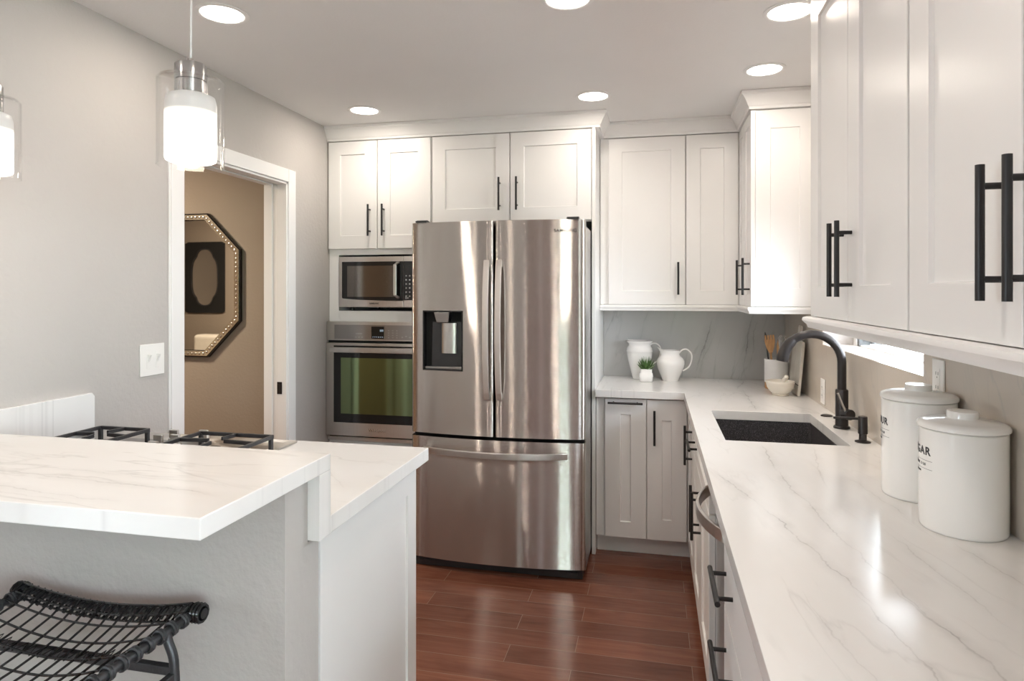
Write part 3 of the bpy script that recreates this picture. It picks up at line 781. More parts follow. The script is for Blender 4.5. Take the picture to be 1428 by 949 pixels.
# -- refrigerator
fr = thing('refrigerator', (-.795, 3.65, 0), 'stainless french door refrigerator with ice dispenser and bottom freezer drawer', 'refrigerator')
FX0, FX1 = -1.254, -.335; FYB = 3.285
def front_y(x):
    t = (x-(FX0+FX1)/2)/((FX1-FX0)/2); return 3.168+.040*t*t
def panel(name, x0, x1, z0, z1, hole=None, re=.014, ry=.016, dep=.085):
    """bowed door: plan profile with rounded vertical edges, optional rectangular hole (x0,x1,z0,z1)"""
    bm = bmesh.new(); xs = []
    for k in range(6): a = PI/2*k/5; xs.append((x0+re*(1-math.cos(a)), ry*(1-math.sin(a))))
    n = 18; inner = [x0+re+(x1-x0-2*re)*k/n for k in range(1, n)]
    if hole:
        inner += [hole[0], hole[1]]; inner = sorted(inner)
        inner = [x for x in inner if all(abs(x-h) > .008 or x == h for h in hole[:2])]
    xs += [(x, 0) for x in inner]
    for k in range(5, -1, -1): a = PI/2*k/5; xs.append((x1-re*(1-math.cos(a)), ry*(1-math.sin(a))))
    zs = [z0, z1] if not hole else [z0, hole[2], hole[3], z1]
    G = [[bm.verts.new((x, front_y(x)+dy, z)) for z in zs] for x, dy in xs]
    for i in range(len(xs)-1):
        for k in range(len(zs)-1):
            if hole and k == 1 and xs[i][0] >= hole[0]-1e-6 and xs[i+1][0] <= hole[1]+1e-6: continue
            bm.faces.new([G[i][k], G[i+1][k], G[i+1][k+1], G[i][k+1]])
    yb = 3.168+dep
    Bk = [[bm.verts.new((x, yb, z)) for z in (z0, z1)] for x in (x0, x1)]
    bm.faces.new([G[0][0], Bk[0][0], Bk[0][1]]+[G[0][k] for k in range(len(zs)-1, 0, -1)])
    bm.faces.new([G[-1][k] for k in range(len(zs))]+[Bk[1][1], Bk[1][0]])
    bm.faces.new([g_[-1] for g_ in G]+[Bk[1][1], Bk[0][1]])
    bm.faces.new(([g_[0] for g_ in G]+[Bk[1][0], Bk[0][0]])[::-1])
    bm.faces.new([Bk[0][0], Bk[1][0], Bk[1][1], Bk[0][1]])
    q = MB(); q.bm = bm
    return q.build(name, M['steel'], fr, smooth=True, auto=60)
HL = (-1.186, -.960, 1.040, 1.352)
ld = panel('door', FX0, -.7965, .712, 1.812, HL)
rd = panel('door', -.7895, FX1, .712, 1.812)
dz = panel('freezer_drawer', FX0, FX1, .060, .694)
b = MB().box(FX0+.004, FX1-.004, FYB-.004, YB-.12, .03, 1.785)
b.build('body', M['steeldark'], fr, bevel=.002)
b = MB().box(FX0+.01, FX1-.01, 3.235, FYB-.004, .06, 1.80)
b.build('gasket', M['void'], fr)
b = MB().box(FX0+.015, FX1-.015, 3.232, 3.30, .004, .058); b.box(FX0+.04, FX0+.1, 3.222, 3.232, .025, .035).box(FX1-.1, FX1-.04, 3.222, 3.232, .025, .035)
b.build('kick_grille', M['blackplastic'], fr)
for x in (FX0+.03, FX1-.09): b = MB(); b.prism([(x, 3.19, 1.813), (x+.06, 3.19, 1.813), (x+.06, 3.19, 1.822), (x, 3.19, 1.822)], (0, .02, 0)); b.hexa([(x, 3.21, 1.787), (x+.06, 3.21, 1.787), (x+.06, 3.36, 1.787), (x, 3.36, 1.787), (x, 3.21, 1.826), (x+.06, 3.21, 1.826), (x+.06, 3.36, 1.800), (x, 3.36, 1.800)]); b.build('hinge_cover', M['blackplastic'], fr)
for x in (-.826, -.762):
    pts = []
    for i in range(21):
        t = i/20; z = .905+.705*t; pts.append((x, front_y(x)-.016-.040*math.sin(PI*t)**.6, z))
    b = MB().barpath(pts, .030, .014, (1, 0, 0))
    for z in (.925, 1.59): b.box(x-.012, x+.012, front_y(x)-.022, front_y(x)+.002, z-.014, z+.014)
    b.build('handle', M['steelh'], ld if x < -.79 else rd, bevel=.003)
pts = []
for i in range(31):
    t = i/30; x = -1.175+.755*t; pts.append((x, front_y(x)-.018-.048*math.sin(PI*t)**.6, .632))
b = MB().barpath(pts, .032, .014, (0, 0, 1))
for x in (-1.155, -.44): b.box(x-.014, x+.014, front_y(x)-.024, front_y(x)+.004, .62, .644)
b.build('handle', M['silver'], dz, bevel=.003)
# ice and water dispenser in the left door
b = MB(); x0, x1, z0, z1 = HL; yf = front_y(x0)-.002; yb = 3.24; t = .007
yq = [front_y(x0)-.002, front_y(x1)-.002]
# niche: frame lip, side walls, back (sloped outward at bottom)
b.ring([(x0, yq[0], z0), (x1, yq[1], z0), (x1, yq[1], z1), (x0, yq[0], z1)], [(x0+t, yq[0], z0+t), (x1-t, yq[1], z0+t), (x1-t, yq[1], z1-t), (x0+t, yq[0], z1-t)], (0, .06, 0))
b.box(x0, x1, 3.238, 3.243, z0, z1)
di = b.build('dispenser', M['blackgloss'], ld)
b = MB().hexa([(x0+.040, 3.222, z0+.012), (x1-.006, 3.222, z0+.012), (x1-.006, 3.238, z0+.012), (x0+.040, 3.238, z0+.012), (x0+.040, 3.234, z1-.06), (x1-.006, 3.234, z1-.06), (x1-.006, 3.238, z1-.06), (x0+.040, 3.238, z1-.06)])
b.build('back_plate', M['blackplastic'], di, bevel=.002)
b = MB().box(x0+.012, x1-.012, yq[0]+.008, 3.222, z0+.008, z0+.018); b.build('drip_tray', M['steeldark'], di, bevel=.001)
b = MB().hexa([(x0+.078, 3.190, z1-.062), (x0+.142, 3.190, z1-.062), (x0+.142, 3.236, z1-.062), (x0+.078, 3.236, z1-.062), (x0+.066, 3.182, z1-.009), (x0+.150, 3.182, z1-.009), (x0+.150, 3.236, z1-.009), (x0+.066, 3.236, z1-.009)])
b.build('ice_chute', M['steeldark'], di, bevel=.003)
b = MB(); cxp = x0+.137; pr = []
for k in range(9): a = -PI/2+(k-4)*.28; pr.append((cxp+.040*math.sin((k-4)*.33)/math.sin(4*.33), 3.222-.012*math.cos((k-4)*.33), z0+.088))
pr += [(cxp+.040, 3.226, z0+.088), (cxp-.040, 3.226, z0+.088)]
b.prism(pr, (0, 0, .158)); b.build('lever_paddle', M['silver'], di, smooth=True, auto=30)
text_part('brand_lettering', 'SAMSUNG', .023, M['blackplastic'], rd, None, lambda x, y, z: (-.432+x, front_y(-.432+x)-.0008-z, 1.756+y), bold=True, spacing=1.1)

# -- wall oven
ov = thing('wall_oven', (-1.6, 3.7, OVZ0), 'stainless built-in wall oven with green-tinted door glass', 'oven')
ox0, ox1 = OVX0-.014, OVX1+.012; oy = TY-.002
MB().box(OVX0+.002, OVX1-.002, oy+.004, BK-.03, OVZ0+.002, OVZ1-.002).build('body', M['blackplastic'], ov)
MB().box(ox0, ox1, oy-.030, oy, 1.158, 1.272).build('control_panel', M['steelh'], ov, bevel=.003)
cp = MB().box(ox0+.052, ox1-.04, oy-.032, oy-.030, 1.166, 1.252).build('control_glass', M['steeldark'], ov)
MB().box(-1.640, -1.560, oy-.0335, oy-.032, 1.172, 1.243).build('display', M['blackgloss'], cp)
b = MB()
for k in range(6): b.box(-1.632+k*.012, -1.627+k*.012, oy-.0340, oy-.0335, 1.179, 1.184)
for k in range(3): b.box(-1.585+k*.008, -1.580+k*.008, oy-.0340, oy-.0335, 1.214, 1.226)
b.build('lit_digits', M['display'], cp)
b = MB()
for k in range(3): b.box(-1.745+k*.020, -1.735+k*.020, oy-.0325, oy-.032, 1.176, 1.182)
b.box(-1.742, -1.700, oy-.0325, oy-.032, 1.198, 1.203)
for r_ in range(4):
    for k in range(3): b.box(-1.535+k*.026, -1.527+k*.026, oy-.0325, oy-.032, 1.176+r_*.014, 1.181+r_*.014)
for k in range(4): b.box(-1.450+k*.024, -1.440+k*.024, oy-.0325, oy-.032, 1.178+.006*(k % 2), 1.185+.006*(k % 2))
b.build('key_marks', M['print'], cp)
MB().box(ox0+.004, ox1-.004, oy-.014, oy, 1.144, 1.1575).build('vent_gap', M['void'], ov)
odr = MB().box(ox0, ox1, oy-.040, oy, .588, 1.1435).build('door', M['steelh'], ov, bevel=.004)
MB().box(ox0+.052, ox1-.050, oy-.043, oy-.040, .668, 1.128).build('door_glass', M['blackgloss'], odr, bevel=.008)
MB().box(ox0+.100, ox1-.098, oy-.0445, oy-.043, .722, 1.056).build('window', M['ovenwindow'], odr)
b = MB().box(ox0+.046, ox1-.046, oy-.086, oy-.072, 1.090, 1.122)
for x in (ox0+.06, ox1-.06): b.box(x-.012, x+.012, oy-.074, oy-.042, 1.094, 1.118)
b.build('handle', M['silver'], odr, bevel=.003)
text_part('brand_lettering', 'Whirlpool', .026, M['chrome'], odr, None, lambda x, y, z: (-1.60+x, oy-.041-z, .628+y))
b = MB().box(ox0, ox1, oy-.020, oy, .556, .578); b.build('lower_trim', M['steelh'], ov, bevel=.002)
MB().box(ox0+.01, ox1-.01, oy-.010, oy, .578, .588).build('vent_gap', M['void'], ov)

# -- microwave
mw = thing('microwave', (-1.59, 3.75, MWZ0), 'stainless microwave in the niche above the wall oven', 'microwave')
mx0, mx1, mz0, mz1, my = -1.858, -1.330, 1.358, 1.660, TY-.006
MB().box(mx0+.004, mx1-.004, my+.02, BK-.06, mz0+.004, mz1-.004).build('body', M['blackplastic'], mw)
for x in (mx0+.05, mx1-.05): pass
b = MB()
for x in (mx0+.05, mx1-.05):
    for y in (my+.06, BK-.1): MB().cyl((x, y, MWZ0+.001), (x, y, mz0+.004), .012).build('foot', M['blackplastic'], mw)
md = MB().box(mx0, -1.446, my-.012, my+.02, mz0, mz1).build('door', M['steelh'], mw, bevel=.003)
cpn = MB().box(-1.4445, mx1, my-.012, my+.02, mz0, mz1).build('control_panel', M['steelh'], mw, bevel=.003)
# door window with bowed lower edge
pts = [(mx0+.020, my-.012, mz1-.030), (mx0+.020, my-.012, mz0+.058)]
for k in range(13): t = k/12; pts.append((mx0+.024+(-1.4465-mx0-.024)*t, my-.012, mz0+.052-.014*math.sin(PI*.5*(t**.8))))
pts.append((-1.4465, my-.012, mz1-.030))
MB().prism(pts[::-1], (0, -.002, 0)).build('door_glass', M['blackgloss'], md)
MB().box(mx0+.055, -1.50, my-.0155, my-.014, mz0+.062, mz1-.055).build('window', M['mwwindow'], md)
MB().box(-1.4445, mx1+.0, my-.014, my-.012, mz0+.042, mz1-.030).build('keypad', M['blackgloss'], cpn)
b = MB()
for r_ in range(6):
    for k in range(4): b.box(-1.430+k*.022, -1.422+k*.022, my-.0146, my-.014, mz0+.062+r_*.024, mz0+.070+r_*.024)
b.box(-1.432, -1.412, my-.0146, my-.014, mz0+.052, mz0+.058)
b.build('key_marks', M['print'], cpn)
b = MB().barpath([(-1.475, my-.014, mz0+.058), (-1.484, my-.045, mz0+.072), (-1.484, my-.045, mz1-.052), (-1.475, my-.014, mz1-.036)], .020, .012, (1, 0, 0))
b.build('handle', M['silver'], md, bevel=.003)
text_part('brand_lettering', 'SAMSUNG', .013, M['ink'], md, None, lambda x, y, z: (-1.63+x, my-.0125-z, mz0+.022+y), bold=True)

# -- gas cooktop
ck = thing('gas_cooktop', (-1.58, 1.82, .914), 'stainless gas cooktop with black grates set in the island behind the bar', 'cooktop')
kx0, kx1, ky0, ky1 = -1.911, -1.238, 1.46, 2.068
MB().box(kx0, kx1, ky0, ky1, .9145, .922).build('deck', M['steelh'], ck, bevel=.003)
MB().box(kx0+.03, kx1-.03, ky0+.03, ky1-.10, .922, .9235).build('burner_pan', M['steeldark'], ck)
def grate(x0, x1, y0, y1):
    b = MB(); z = .972; r = .012
    for (p, q) in (((x0, y0), (x1, y0)), ((x0, y1), (x1, y1))): b.barpath([(*p, z), (*q, z)], .010, .012, (0, 1, 0))
    for (p, q) in (((x0, y0), (x0, y1)), ((x1, y0), (x1, y1))): b.barpath([(*p, z), (*q, z)], .010, .012, (1, 0, 0))
    xm, ym = (x0+x1)/2, (y0+y1)/2
    b.barpath([(x0, ym, z), (x1, ym, z)], .010, .012, (0, 1, 0))
    for yc_ in ((y0+ym)/2, (y1+ym)/2):
        for dx_, dy_ in ((1, 0), (-1, 0), (0, 1), (0, -1)):
            hx, hy = (x1-x0)/2, (ym-y0)/2
            p0 = (xm+dx_*hx, yc_+dy_*hy, z); p1 = (xm+dx_*.028, yc_+dy_*.028, z+.003)
            b.barpath([p0, p1], .009, .012, (dy_, dx_, 0))
    for x in (x0+.004, x1-.004):
        for y in (y0+.004, ym, y1-.004): b.box(x-.006, x+.006, y-.006, y+.006, .9235, z)
    return b.build('grate', M['iron'], ck, bevel=.0015)
grate(-1.905, -1.705, 1.50, 1.90); grate(-1.50, -1.228, 1.50, 1.90)
for (x, y, mt_) in ((-1.806, 1.80, 'amber'), (-1.806, 1.60, 'silver'), (-1.381, 1.80, 'silver'), (-1.381, 1.60, 'silver')):
    b = MB().lathe([(.040, 0), (.042, .010), (.034, .014), (.034, .018), (0, .018)], (x, y, .9235), 24, cap1=False)
    bb = b.build('burner', M[mt_], ck, smooth=True)
    MB().lathe([(.030, 0), (.031, .006), (.027, .010), (0, .010)], (x, y, .9415), 24, cap1=False).build('burner_cap', M['iron'], bb, smooth=True)
for (x, y) in ((-1.660, 1.965), (-1.655, 1.885), (-1.600, 1.90), (-1.555, 1.985), (-1.600, 1.80)):
    b = MB().lathe([(.019, 0), (.019, .008), (.016, .010), (0, .010)], (x, y, .9235), 20, cap1=False)
    b.hexa([(x-.017, y-.006, .933), (x+.017, y-.006, .933), (x+.017, y+.006, .933), (x-.017, y+.006, .933), (x-.017, y-.005, .962), (x+.017, y-.005, .962), (x+.017, y+.005, .962), (x-.017, y+.005, .962)])
    b.build('knob', M['silver'], ck, bevel=.002)

# -- ceiling downlights
def downlight():
    t = thing('ceiling_downlight', (0, 0, CZ), None, 'downlight', 'recessed ceiling downlights')
    o = MB().lathe([(.073, -.0005), (.090, -.0005), (.0905, -.003), (.076, -.006), (.073, -.004)], (0, 0, CZ), 40, False, False)
    ORG_ = ORG
    o.build('trim_ring', M['trimw'], t, smooth=True)
    MB().lathe([(.0, -.0035), (.072, -.0035), (.0725, -.001), (0, -.0005)], (0, 0, CZ), 40, False, False).build('lens', M['lens'], t, smooth=True)
    return t
DL = [(-1.505, 2.017, 'round recessed ceiling downlight beyond the pendant, left of the others'),
      (-1.546, 3.258, 'round recessed ceiling downlight in front of the oven cabinet'),
      (-.301, 3.272, 'round recessed ceiling downlight in front of the refrigerator cabinet, right end'),
      (.482, 3.045, 'round recessed ceiling downlight in front of the narrow corner cabinet'),
      (.470, 2.432, 'large-looking recessed ceiling downlight beside the near right cabinets, top edge'),
      (-.285, 2.165, 'recessed ceiling downlight cut off by the top edge above the refrigerator'),
      (-1.5, .55, 'added ceiling downlight out of view behind the camera, left side'),  # from here on: unseen lamps added for light and reflections
      (-.29, .75, 'added ceiling downlight out of view above the camera'),
      (-2.6, -1.6, 'added unseen ceiling downlight in the living area, left'),
      (-.98, -1.6, 'added unseen ceiling downlight in the living area, middle'),
      (1.2, -1.6, 'added unseen ceiling downlight in the living area, right')]
t0 = downlight()
for i, (x, y, lab) in enumerate(DL):
    t = t0 if i == 0 else copy_tree(t0)
    t.location = (x, y, CZ); t['label'] = lab
    area('downlight_lamp', (x, y, CZ-.008), (0, 0, 0), .13, .13, DOWNLIGHT_W*{1: 1.05, 2: .85, 3: .85}.get(i, 1), (1, .89, .77), 'DISK')
area('hall_fill', (-3.4, 2.5, CZ-.03), (0, 0, 0), .3, .3, HALL_W, (1, .82, .62), 'DISK')  # unseen light added to brighten the hall, without a fixture

# -- pendants
def pendant():
    t = thing('pendant_lamp', (0, 0, 1.73), None, 'pendant lamp', 'pendants over the breakfast bar')
    b = MB(); r = .0695
    b.lathe([(r, 0), (r+.0005, .001), (r, .002), (r, .190), (r-.006, .197), (.030, .2005), (.030, .1985), (r-.007, .1945), (r-.002, .188), (r-.002, .002)], (0, 0, 1.73), 48, False, False)
    b.bm.verts.ensure_lookup_table()
    n = 48; vs = b.bm.verts
    for k in range(n): b.bm.faces.new([vs[k], vs[(k+1) % n], vs[9*n+(k+1) % n], vs[9*n+k]])
    b.build('outer_glass', M['glass'], t, smooth=True, auto=50)
    b = MB().lathe([(0, .0105), (.046, .0108), (.0515, .0135), (.0535, .020), (.0535, .140), (.050, .156), (.036, .162), (0, .163)], (0, 0, 1.73), 40, False, False)
    b.build('opal_shade', M['opal'], t, smooth=True, auto=60)
    b = MB().lathe([(.0335, .163), (.0335, .188), (.031, .189), (.031, .1915), (.0335, .1925), (.0335, .226), (.031, .229), (.0, .229)], (0, 0, 1.73), 32, True, False)
    b.build('socket_cap', M['steelv'], t, smooth=True)
    b = MB().cyl((0, 0, 1.959), (0, 0, 1.972), .006, 12); b.cyl((-.006, -.005, 1.962), (-.006, -.005, 1.975), .003, 8); b.build('strain_relief', M['chrome'], t, smooth=True)
    b = MB().tube([(0, 0, 1.972), (.001, 0, 2.1), (-.001, .001, 2.25), (0, 0, CZ-.024)], .0022, 8); b.build('cord', M['cordglass'], t, smooth=True)
    b = MB().lathe([(.058, -.001), (.058, -.016), (.05, -.024), (0, -.024)], (0, 0, CZ), 32, True, False); b.build('ceiling_canopy', M['silver'], t, smooth=True)
    return t
M['steelv'] = steel('brushed_cap', (.52, .52, .52), .22, .6, (0, 0, 1), (900, 900, 3))
M['cordglass'] = simple('clear_cord', (.70, .71, .72), .25, var=.03)
pn = pendant()
for i, (x, y, lab) in enumerate([(-1.014, 1.252, 'glass cylinder pendant lamp hanging before the doorway, fully in view'), (-1.600, 1.262, 'glass pendant lamp cut off at the left edge of the photo'), (-1.600-.586, 1.272, '')]):
    if i == 2: continue
    t = pn if i == 0 else copy_tree(pn)
    t.location = (x, y, 1.73); t['label'] = lab
    l = bpy.data.lights.new('pendant_bulb', 'POINT'); l.energy = 1.6; l.color = (1, .86, .70); l.shadow_soft_size = .03
    lo = bpy.data.objects.new('pendant_bulb', l); COL.objects.link(lo); lo.location = (x, y, 1.722)

# -- canisters
def canister(cx, cy, r, h, word, tc_, tz, label):
    t = thing('canister', (cx, cy, .9145), label, 'canister', 'white lidded canisters')
    b = MB().lathe([(r-.004, 0), (r-.001, .003), (r, .008), (r, h-.002), (r-.003, h), (0, h)], (cx, cy, .9145), 64, True, False)
    bo = b.build('body', M['ceramic'], t, smooth=True)
    R1 = r+.0035
    b = MB().lathe([(R1-.004, h+.0005), (R1, h+.003), (R1+.0005, h+.009), (R1-.003, h+.0145), (R1-.012, h+.0185), (.034, h+.0225), (.031, h+.025), (.031, h+.037), (.029, h+.040), (0, h+.041)], (cx, cy, .9145), 64, True, False)
    b.build('lid', M['ceramic'], t, smooth=True)
    rr = r+.0003
    def mp(x, y, z):
        a = R(tc_)+x/rr; return (cx+(rr+z)*math.cos(a), cy+(rr+z)*math.sin(a), tz+y)
    text_part('lettering', word, .026, M['ink'], bo, None, mp, bold=True, spacing=1.15)
    b = MB()
    for zz in (-.021, -.040):
        for k in range(24):
            a0, a1 = [mp(-.050+.100*q/24, zz, 0) for q in (k, k+1)]; c0, c1 = [mp(-.050+.100*q/24, zz+.0008, 0) for q in (k, k+1)]
            b.bm.faces.new([b.bm.verts.new(p) for p in (a0, a1, c1, c0)])
    b.build('label_rule', M['ink'], bo)
    text_part('small_lettering', 'NET WT. 5 LB', .0085, M['ink'], bo, None, lambda x, y, z: mp(x, y-.030, z), spacing=1.2)
    text_part('small_lettering', 'EST. 1904', .006, M['ink'], bo, None, lambda x, y, z: mp(x, y-.047, z))
    return t
canister(.6825, 1.640, .085, .226, 'SUGAR', 173, 1.090, 'nearer of two white canisters, lettered SUGAR, at the right edge')
canister(.681, 1.885, .0855, .252, 'FLOUR', 168, 1.108, 'farther, taller white canister lettered FLOUR, partly behind the other')

# -- outlets and switch
def outlet(y, zc, label):
    t = thing('wall_outlet', (XR-.006, y, zc), label, 'outlet', 'white outlets on the right wall')
    MB().box(XR-.0115, XR-.0065, y-.036, y+.036, zc-.058, zc+.058).build('cover_plate', M['plate'], t, bevel=.002)
    b = MB()
    b.box(XR-.013, XR-.0115, y-.017, y+.017, zc-.034, zc+.034); o = b.build('receptacle', M['plate'], t, bevel=.001)
    b = MB()
    for s in (-.019, .019):
        b.box(XR-.0133, XR-.013, y-.008, y-.006, zc+s-.004, zc+s+.005).box(XR-.0133, XR-.013, y+.006, y+.008, zc+s-.004, zc+s+.005).cyl((XR-.0133, y, zc+s-.010), (XR-.013, y, zc+s-.010), .002, 8)
    b.build('slots', M['void'], o)
outlet(1.990, 1.205, 'white wall outlet right of the window, above the canisters')
outlet(3.235, .987, 'white wall outlet behind the faucet, low on the backsplash')
sw = thing('light_switch', (XL, 2.168, 1.183), 'double white light switch on the left wall beside the doorway', 'light switch')
MB().box(XL+.0005, XL+.006, 2.168-.062, 2.168+.062, 1.183-.062, 1.183+.062).build('cover_plate', M['plate'], sw, bevel=.002)
for y in (2.145, 2.191):
    b = MB().box(XL+.006, XL+.0075, y-.0085, y+.0085, 1.183-.033, 1.183+.033); f_ = b.build('switch_frame', M['plate'], sw, bevel=.0008)
    b = MB().hexa([(XL+.0075, y-.006, 1.175), (XL+.0075, y+.006, 1.175), (XL+.0075, y+.006, 1.205), (XL+.0075, y-.006, 1.205), (XL+.012, y-.005, 1.186), (XL+.012, y+.005, 1.186), (XL+.020, y+.005, 1.203), (XL+.020, y-.005, 1.203)])
    b.build('toggle', M['plate'], f_)

# -- pitchers
def lathe_pitcher(name, cx, cy, prof, label, spout_dir, spout_len, handle, mat='ceramic', rimz=None, hr=.006):
    t = thing(name, (cx, cy, .9145), label, 'pitcher', 'white pitchers on the back counter')
    b = MB(); seg = 48
    b.lathe(prof, (cx, cy, .9145), seg, True, False)
    top = max(p[1] for p in prof)
    # pull a spout out of the rim
    sdx, sdy = spout_dir
    for v in b.bm.verts:
        z = v.co.z-.9145; k = max(0, (z-(top-.045))/.045)
        if k > 0:
            dx, dy = v.co.x-cx, v.co.y-cy; r = math.hypot(dx, dy)
            if r < 1e-5: continue
            c = max(0, (dx*sdx+dy*sdy)/r); w = c**7*k*k
            v.co.x += sdx*spout_len*w; v.co.y += sdy*spout_len*w; v.co.z += spout_len*.75*w
    b.build('body', M[mat], t, smooth=True, auto=60)
    b = MB().tube([(cx+x, cy+y, .9145+z) for x, y, z in handle], hr, 12, flat=(1.35, .8)); b.build('handle', M[mat], t, smooth=True)
    return t
def smooth_path(P, n=5):
    P = [Vector(p) for p in P]; out = []
    for i in range(len(P)-1):
        p0 = P[max(i-1, 0)]; p1 = P[i]; p2 = P[i+1]; p3 = P[min(i+2, len(P)-1)]
        for k in range(n):
            t = k/n
            out.append(.5*((2*p1)+(p2-p0)*t+(2*p0-5*p1+4*p2-p3)*t*t+(3*p1-p0-3*p2+p3)*t**3))
    out.append(P[-1]); return [tuple(p) for p in out]
th = .004
# round-bellied pitcher
pf = [(.046, 0), (.048, .004), (.053, .020), (.066, .050), (.078, .080), (.083, .104), (.081, .122), (.072, .138), (.060, .147), (.054, .155), (.053, .166), (.055, .178), (.057, .183), (.053, .183), (.050, .170), (.050, .150), (.0, .150)]
lathe_pitcher('pitcher', .098, 3.995, pf, 'round-bellied white pitcher with a loop handle, right of the succulent', (-.98, -.2), .026,
    smooth_path([(.050, -.01, .168), (.072, -.012, .188), (.098, -.014, .190), (.120, -.014, .165), (.122, -.014, .128), (.106, -.014, .086), (.072, -.012, .062)]))
pf = [(.042, 0), (.044, .004), (.050, .03), (.062, .075), (.072, .115), (.077, .150), (.079, .166), (.081, .168), (.081, .174), (.078, .177), (.077, .190), (.070, .199), (.066, .204), (.066, .214), (.074, .222), (.078, .229), (.078, .234), (.073, .234), (.062, .215), (0, .215)]
lathe_pitcher('pitcher', -.086, 4.052, pf, 'taller white ribbed pitcher at the left, behind the small succulent', (-.9, .43), .006,
    smooth_path([(.060, -.004, .207), (.080, .002, .218), (.104, .006, .215), (.124, .010, .192), (.124, .010, .150), (.106, .006, .110), (.066, .0, .085)]))
# succulent
pt = thing('potted_succulent', (-.045, 3.935, .9145), 'small green succulent in a squat white pot before the pitchers', 'potted plant')
b = MB(); cx, cy = -.045, 3.935
rg = []
for z, hw_, rr in ((0, .034, .012), (.004, .038, .014), (.035, .041, .014), (.050, .038, .014), (.056, .034, .014), (.074, .035, .014), (.075, .031, .012), (.064, .029, .012)):
    rg.append([b.bm.verts.new((x, y, .9145+z)) for x, y, _ in rrect(cx-hw_, cx+hw_, cy-hw_, cy+hw_, rr, 0)])
for A, B in zip(rg, rg[1:]):
    for k in range(len(A)): b.bm.faces.new([A[k], A[(k+1) % len(A)], B[(k+1) % len(A)], B[k]])
b.bm.faces.new(rg[0][::-1]); b.build('pot', M['ceramic'], pt, smooth=True, auto=60)
MB().lathe([(0, 0), (.036, 0)], (cx, cy, .9145+.064), 20, False, False).build('soil', M['soil'], pt)
b = MB()
for i in range(46):
    a = i*2.399; tl = .12+.80*(i/46); L_ = .058+.030*(1-i/46)
    dx, dy = math.cos(a), math.sin(a)
    p0 = Vector((cx+dx*.008, cy+dy*.008, .9145+.062))
    q = [p0]
    for k in range(1, 6):
        f_ = k/5; an = tl*1.35*(1-.35*f_)
        q.append(q[-1]+Vector((dx*math.sin(an), dy*math.sin(an), math.cos(an)))*L_/5)
    b.tube(q, [.0045, .0062, .0058, .0045, .0026, .0006], 6, flat=(1.2, .6))
b.build('leaves', M['leaf'], pt, smooth=True)
b = MB().tube([(cx+.01, cy-.03, .9145+.072), (cx+.03, cy-.04, .9145+.088), (cx+.056, cy-.035, .9145+.104)], [.002, .005, .001], 6, flat=(1, .5)); b.build('pale_leaf', M['leafpale'], pt, smooth=True)

# -- crock and utensils
KX, KY = .666, 3.800
cr = thing('utensil_crock', (KX, KY, .9145), 'white ribbed utensil crock on a wooden foot by the far corner', 'crock')
MB().lathe([(.060, 0), (.0625, .003), (.0625, .032), (.060, .034), (0, .034)], (KX, KY, .9145), 40, True, False).build('foot', M['wood'], cr, smooth=True)
pf = [(.060, .0345), (.064, .036)] + [(.064+(.0006 if k % 2 else -.0004), .040+k*.0040) for k in range(30)] + [(.065, .162), (.062, .164), (.0605, .160), (.0605, .035), (0, .035)]
MB().lathe(pf, (KX, KY, .9145), 48, True, False).build('pot', M['matteceramic'], cr, smooth=True, auto=70)
def stick(bx, by, tx, ty, tz): return Vector((KX+bx, KY+by, .9145+.040)), Vector((KX+tx, KY+ty, tz))
# wooden fork spatula
p0, p1 = stick(-.018, .0, -.036, -.028, 1.120)
def blade(b, c, ax_, half, th_=.004, wd=(1, 0, 0)):
    """flat tapered head along axis; half = [(s, halfwidth)] """
    W = (Vector(wd)-ax_*ax_.dot(Vector(wd))).normalized(); T = ax_.cross(W).normalized()
    left = [c+ax_*s-W*h_+T*th_/2 for s, h_ in half]; right = [c+ax_*s+W*h_+T*th_/2 for s, h_ in half]
    b.prism([tuple(p) for p in left+right[::-1]], tuple(-T*th_))
b = MB(); axd = (p1-p0).normalized(); b.tube([p0, p0+(p1-p0)*.55, p1-axd*.006], [.006, .0055, .006], 10)
W = Vector((1, 0, 0)); 
blade(b, p1, axd, [(-.012, .006), (.02, .019), (.05, .026), (.070, .027)])
for k in range(4): blade(b, p1+(W-axd*axd.x).normalized()*(-.0205+k*.0137), axd, [(.066, .0052), (.090, .0046), (.094, .003)])
o = b.build('wooden_fork', M['wood'], smooth=True, auto=30); tag(o, 'slotted wooden serving fork, leftmost wooden utensil in the crock', 'utensil', 'utensils in the crock')
p0, p1 = stick(.012, .026, .000, -.036, 1.112); b = MB(); axd = (p1-p0).normalized(); b.tube([p0, p1-axd*.02], .006, 10)
b.tube([p1-axd*.03+axd*.018*k for k in range(7)], [.007, .015, .021, .023, .020, .013, .004], 14, flat=(1, .28))
tag(b.build('wooden_spoon', M['wood'], smooth=True), 'wooden spoon with oval bowl, right of the slotted fork in the crock', 'utensil', 'utensils in the crock')
p0, p1 = stick(-.03, .0, -.054, .005, 1.172); b = MB(); axd = (p1-p0).normalized(); b.tube([p0, p1], .0045, 10)
b.tube([p1+axd*(.012*k-.006) for k in range(6)], [.006, .014, .018, .018, .013, .004], 14, flat=(1, .35))
tag(b.build('black_ladle', M['blackplastic'], smooth=True), 'black ladle at the back left of the utensil crock', 'utensil', 'utensils in the crock')
p0, p1 = stick(.02, -.01, .030, .012, 1.125); axd = (p1-p0).normalized(); b = MB().tube([p0, p1], .005, 10)
u_ = axd.cross(Vector((0, 1, 0))).normalized(); v_ = axd.cross(u_).normalized()
